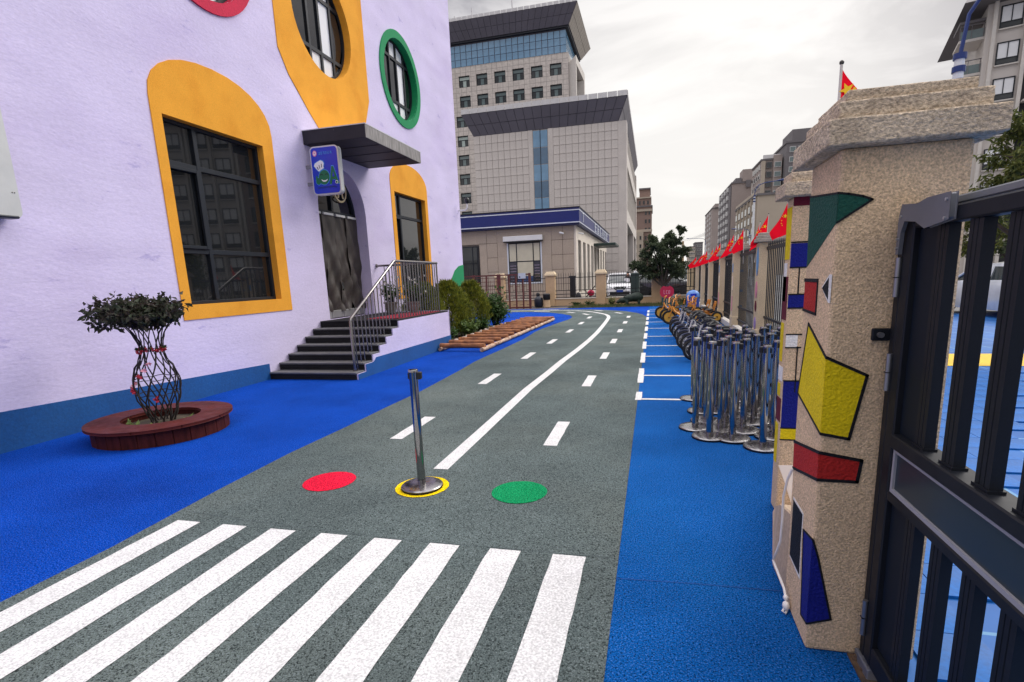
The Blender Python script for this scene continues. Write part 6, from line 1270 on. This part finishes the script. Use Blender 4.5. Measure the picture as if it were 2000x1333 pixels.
T = block('brown_tower', 'brown brick tower with stepped top beyond the office wing', -8.2, -.6, 210, 235, 26.0, M_brn, extras=(((-7.6, 212, 26.5), (-1.0, 232, 29.8), 'upper_step', M_brn), ((-5.2, 214, 29.8), (-1.3, 230, 32.8), 'top_step', M_brn), ((-8.6, 209.6, 17.0), (-.4, 209.99, 17.9), 'cornice', M_apl), ((-8.4, 209.5, 24.4), (-.4, 209.98, 25.2), 'cornice', M_apl), ((-7.9, 211.6, 29.3), (-.8, 232.2, 29.81), 'cornice', M_apl), ((-7.4, 208.6, 0), (-3.6, 209.99, 16.9), 'front_bay', M_apl), ((-5.4, 213.5, 32.801), (-1.1, 230.5, 33.3), 'top_roof', M_apd)))
wins(T, 'F', 210, -3.4, -.8, 2, 2, 3.0, 8, .9, 1.6, M_dg, M_brn, .1); wins(T, 'F', 208.6, -7.2, -3.8, 2, 2, 3.0, 5, .9, 1.6, M_dg, M_apl, .1); wins(T, 'F', 212, -7.3, -1.3, 4, 27, 3, 1, .9, 1.6, M_dg, M_brn, .1)
CH = thing('chimney_stack', 'slender far chimney stack with a wisp of smoke', 'chimney', (30.8, 600, 0)); MB().lathe([(1.5, 0), (1.0, 33), (1.15, 33.2), (1.15, 33.9), (.9, 33.9)], 16, (30.8, 600, 0)).build('stack', mat('dull_orange_stack', S(190, 160, 120), .8, var=.1), CH, smooth=True)
sm = bpy.data.materials.new('smoke'); sm.use_nodes = True; nt = sm.node_tree; nt.nodes.remove(nt.nodes['Principled BSDF']); pv = nt.nodes.new('ShaderNodeVolumePrincipled'); pv.inputs['Density'].default_value = .12; pv.inputs['Color'].default_value = (.5, .5, .5, 1); nt.links.new(pv.outputs[0], nt.nodes['Material Output'].inputs['Volume'])
b = MB(); b.tube([(30.8 + 2.2 * k, 600, 34.4 + 7 * (k / 12) ** 1.3 + .25 * math.sin(k * 2)) for k in range(13)], [.7 + .13 * k + .25 * math.sin(k * 1.7) ** 2 for k in range(13)], 10); b.build('smoke_plume', sm, kind='stuff', label='grey smoke drifting right from the far chimney', smooth=True)
# ------------------------------------------------------------------ near apartment block on the right
M_pale2 = glass("painted_sky_glass_far", (.8, .81, .82), .08, 1.0, .05)  # mirrored sky painted as a near-white base colour
AB = thing('apartment_block', 'grey and brown balconied apartment block at the upper right', 'apartment block', (27.2, 57.5, 0), R(-17), 'far apartment blocks')
M_agr = mat('grey_block_render', S(204, 197, 190), .85, var=.08, vs=.3); HB = 22.6
MB().box((0, 0, -.1), (18, 13, HB)).build('wall', M_agr, AB)
MB().box((4.2, -.25, 0), (6.9, -.002, HB + 1.6)).build('brown_bay', M_brn, AB); MB().box((2.75, -.05, 0), (4.1, -.003, HB)).build('dark_recess', M_dk, AB)  # the recess is a flat plate, its shade put into the dark colour
for x in (.35, 2.45, 4.1, 6.95, 7.5, 9.9, 12.4, 12.9, 15.2): MB().box((x, -.45, 0), (x + .26, -.004, HB)).build('pilaster', M_pale, AB)
rf = MB().add([(-1.8, -1.6, HB), (18.8, -1.6, HB), (18.8, 13.6, HB), (-1.8, 13.6, HB), (-1.2, 2, HB + 1.6), (18, 2, HB + 2.4), (18, 11, HB + 2.4), (-1.2, 11, HB + 1.6)], [(0, 3, 2, 1), (4, 5, 6, 7), (0, 1, 5, 4), (1, 2, 6, 5), (2, 3, 7, 6), (3, 0, 4, 7)]); rf.build('roof', M_apd, AB)
for k in range(8):
    z = .9 + k * 2.8
    for (x, w_, y, fr_) in ((.85, 1.45, 0, M_frame), (7.95, 1.75, 0, M_frame), (10.4, 1.8, 0, M_frame), (13.4, 1.6, 0, M_frame), (5.0, 1.2, -.25, M_brn)):
        f = MB()
        for u in ((x, x + .08, z, z + 1.75), (x + w_ - .08, x + w_, z, z + 1.75), (x + .08, x + w_ - .08, z, z + .08), (x + .08, x + w_ - .08, z + 1.67, z + 1.75), (x + w_ / 2 - .03, x + w_ / 2 + .03, z + .5, z + 1.67), (x + .08, x + w_ - .08, z + .45, z + .5)): f.box((u[0], y - .12, u[2]), (u[1], y - .004, u[3]))
        fo = f.build('window', M_frame, AB); bright = x != 5.0
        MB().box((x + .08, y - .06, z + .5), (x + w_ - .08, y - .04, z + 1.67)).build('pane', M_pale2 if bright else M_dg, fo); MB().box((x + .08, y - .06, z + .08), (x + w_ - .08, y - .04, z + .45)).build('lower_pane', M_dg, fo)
        MB().box((x - .06, y - .2, z - .1), (x + w_ + .06, y - .003, z - .001)).build('sill', M_pale, fo)
    MB().box((2.8, -.9, z - .5), (4.05, -.051, z - .35)).build('recess_balcony', M_agr, AB)
    bl_ = MB().box((-1.7, .4, z - .35), (-.001, 3.4, z - .15)).build('balcony_slab', M_agr, AB)
    for u in ((-1.7, -1.64), (-.9, -.86), (-.1, -.04)): MB().box((u[0], .4, z - .15), (u[1], .46, z + .95)).build('balcony_post', M_apd, bl_)
    MB().box((-1.7, .4, z + .9), (-.002, .46, z + .97)).build('balcony_rail', M_apd, bl_); MB().box((-1.66, .42, z - .15), (-.004, .44, z + .55)).build('balcony_screen', M_tg, bl_)
    for zz__ in (z - .3, z + .3):
        pass
MB().box((-1.75, .35, HB - 1.0), (-.003, 3.5, HB - .8)).build('balcony_roof', M_apd, AB)
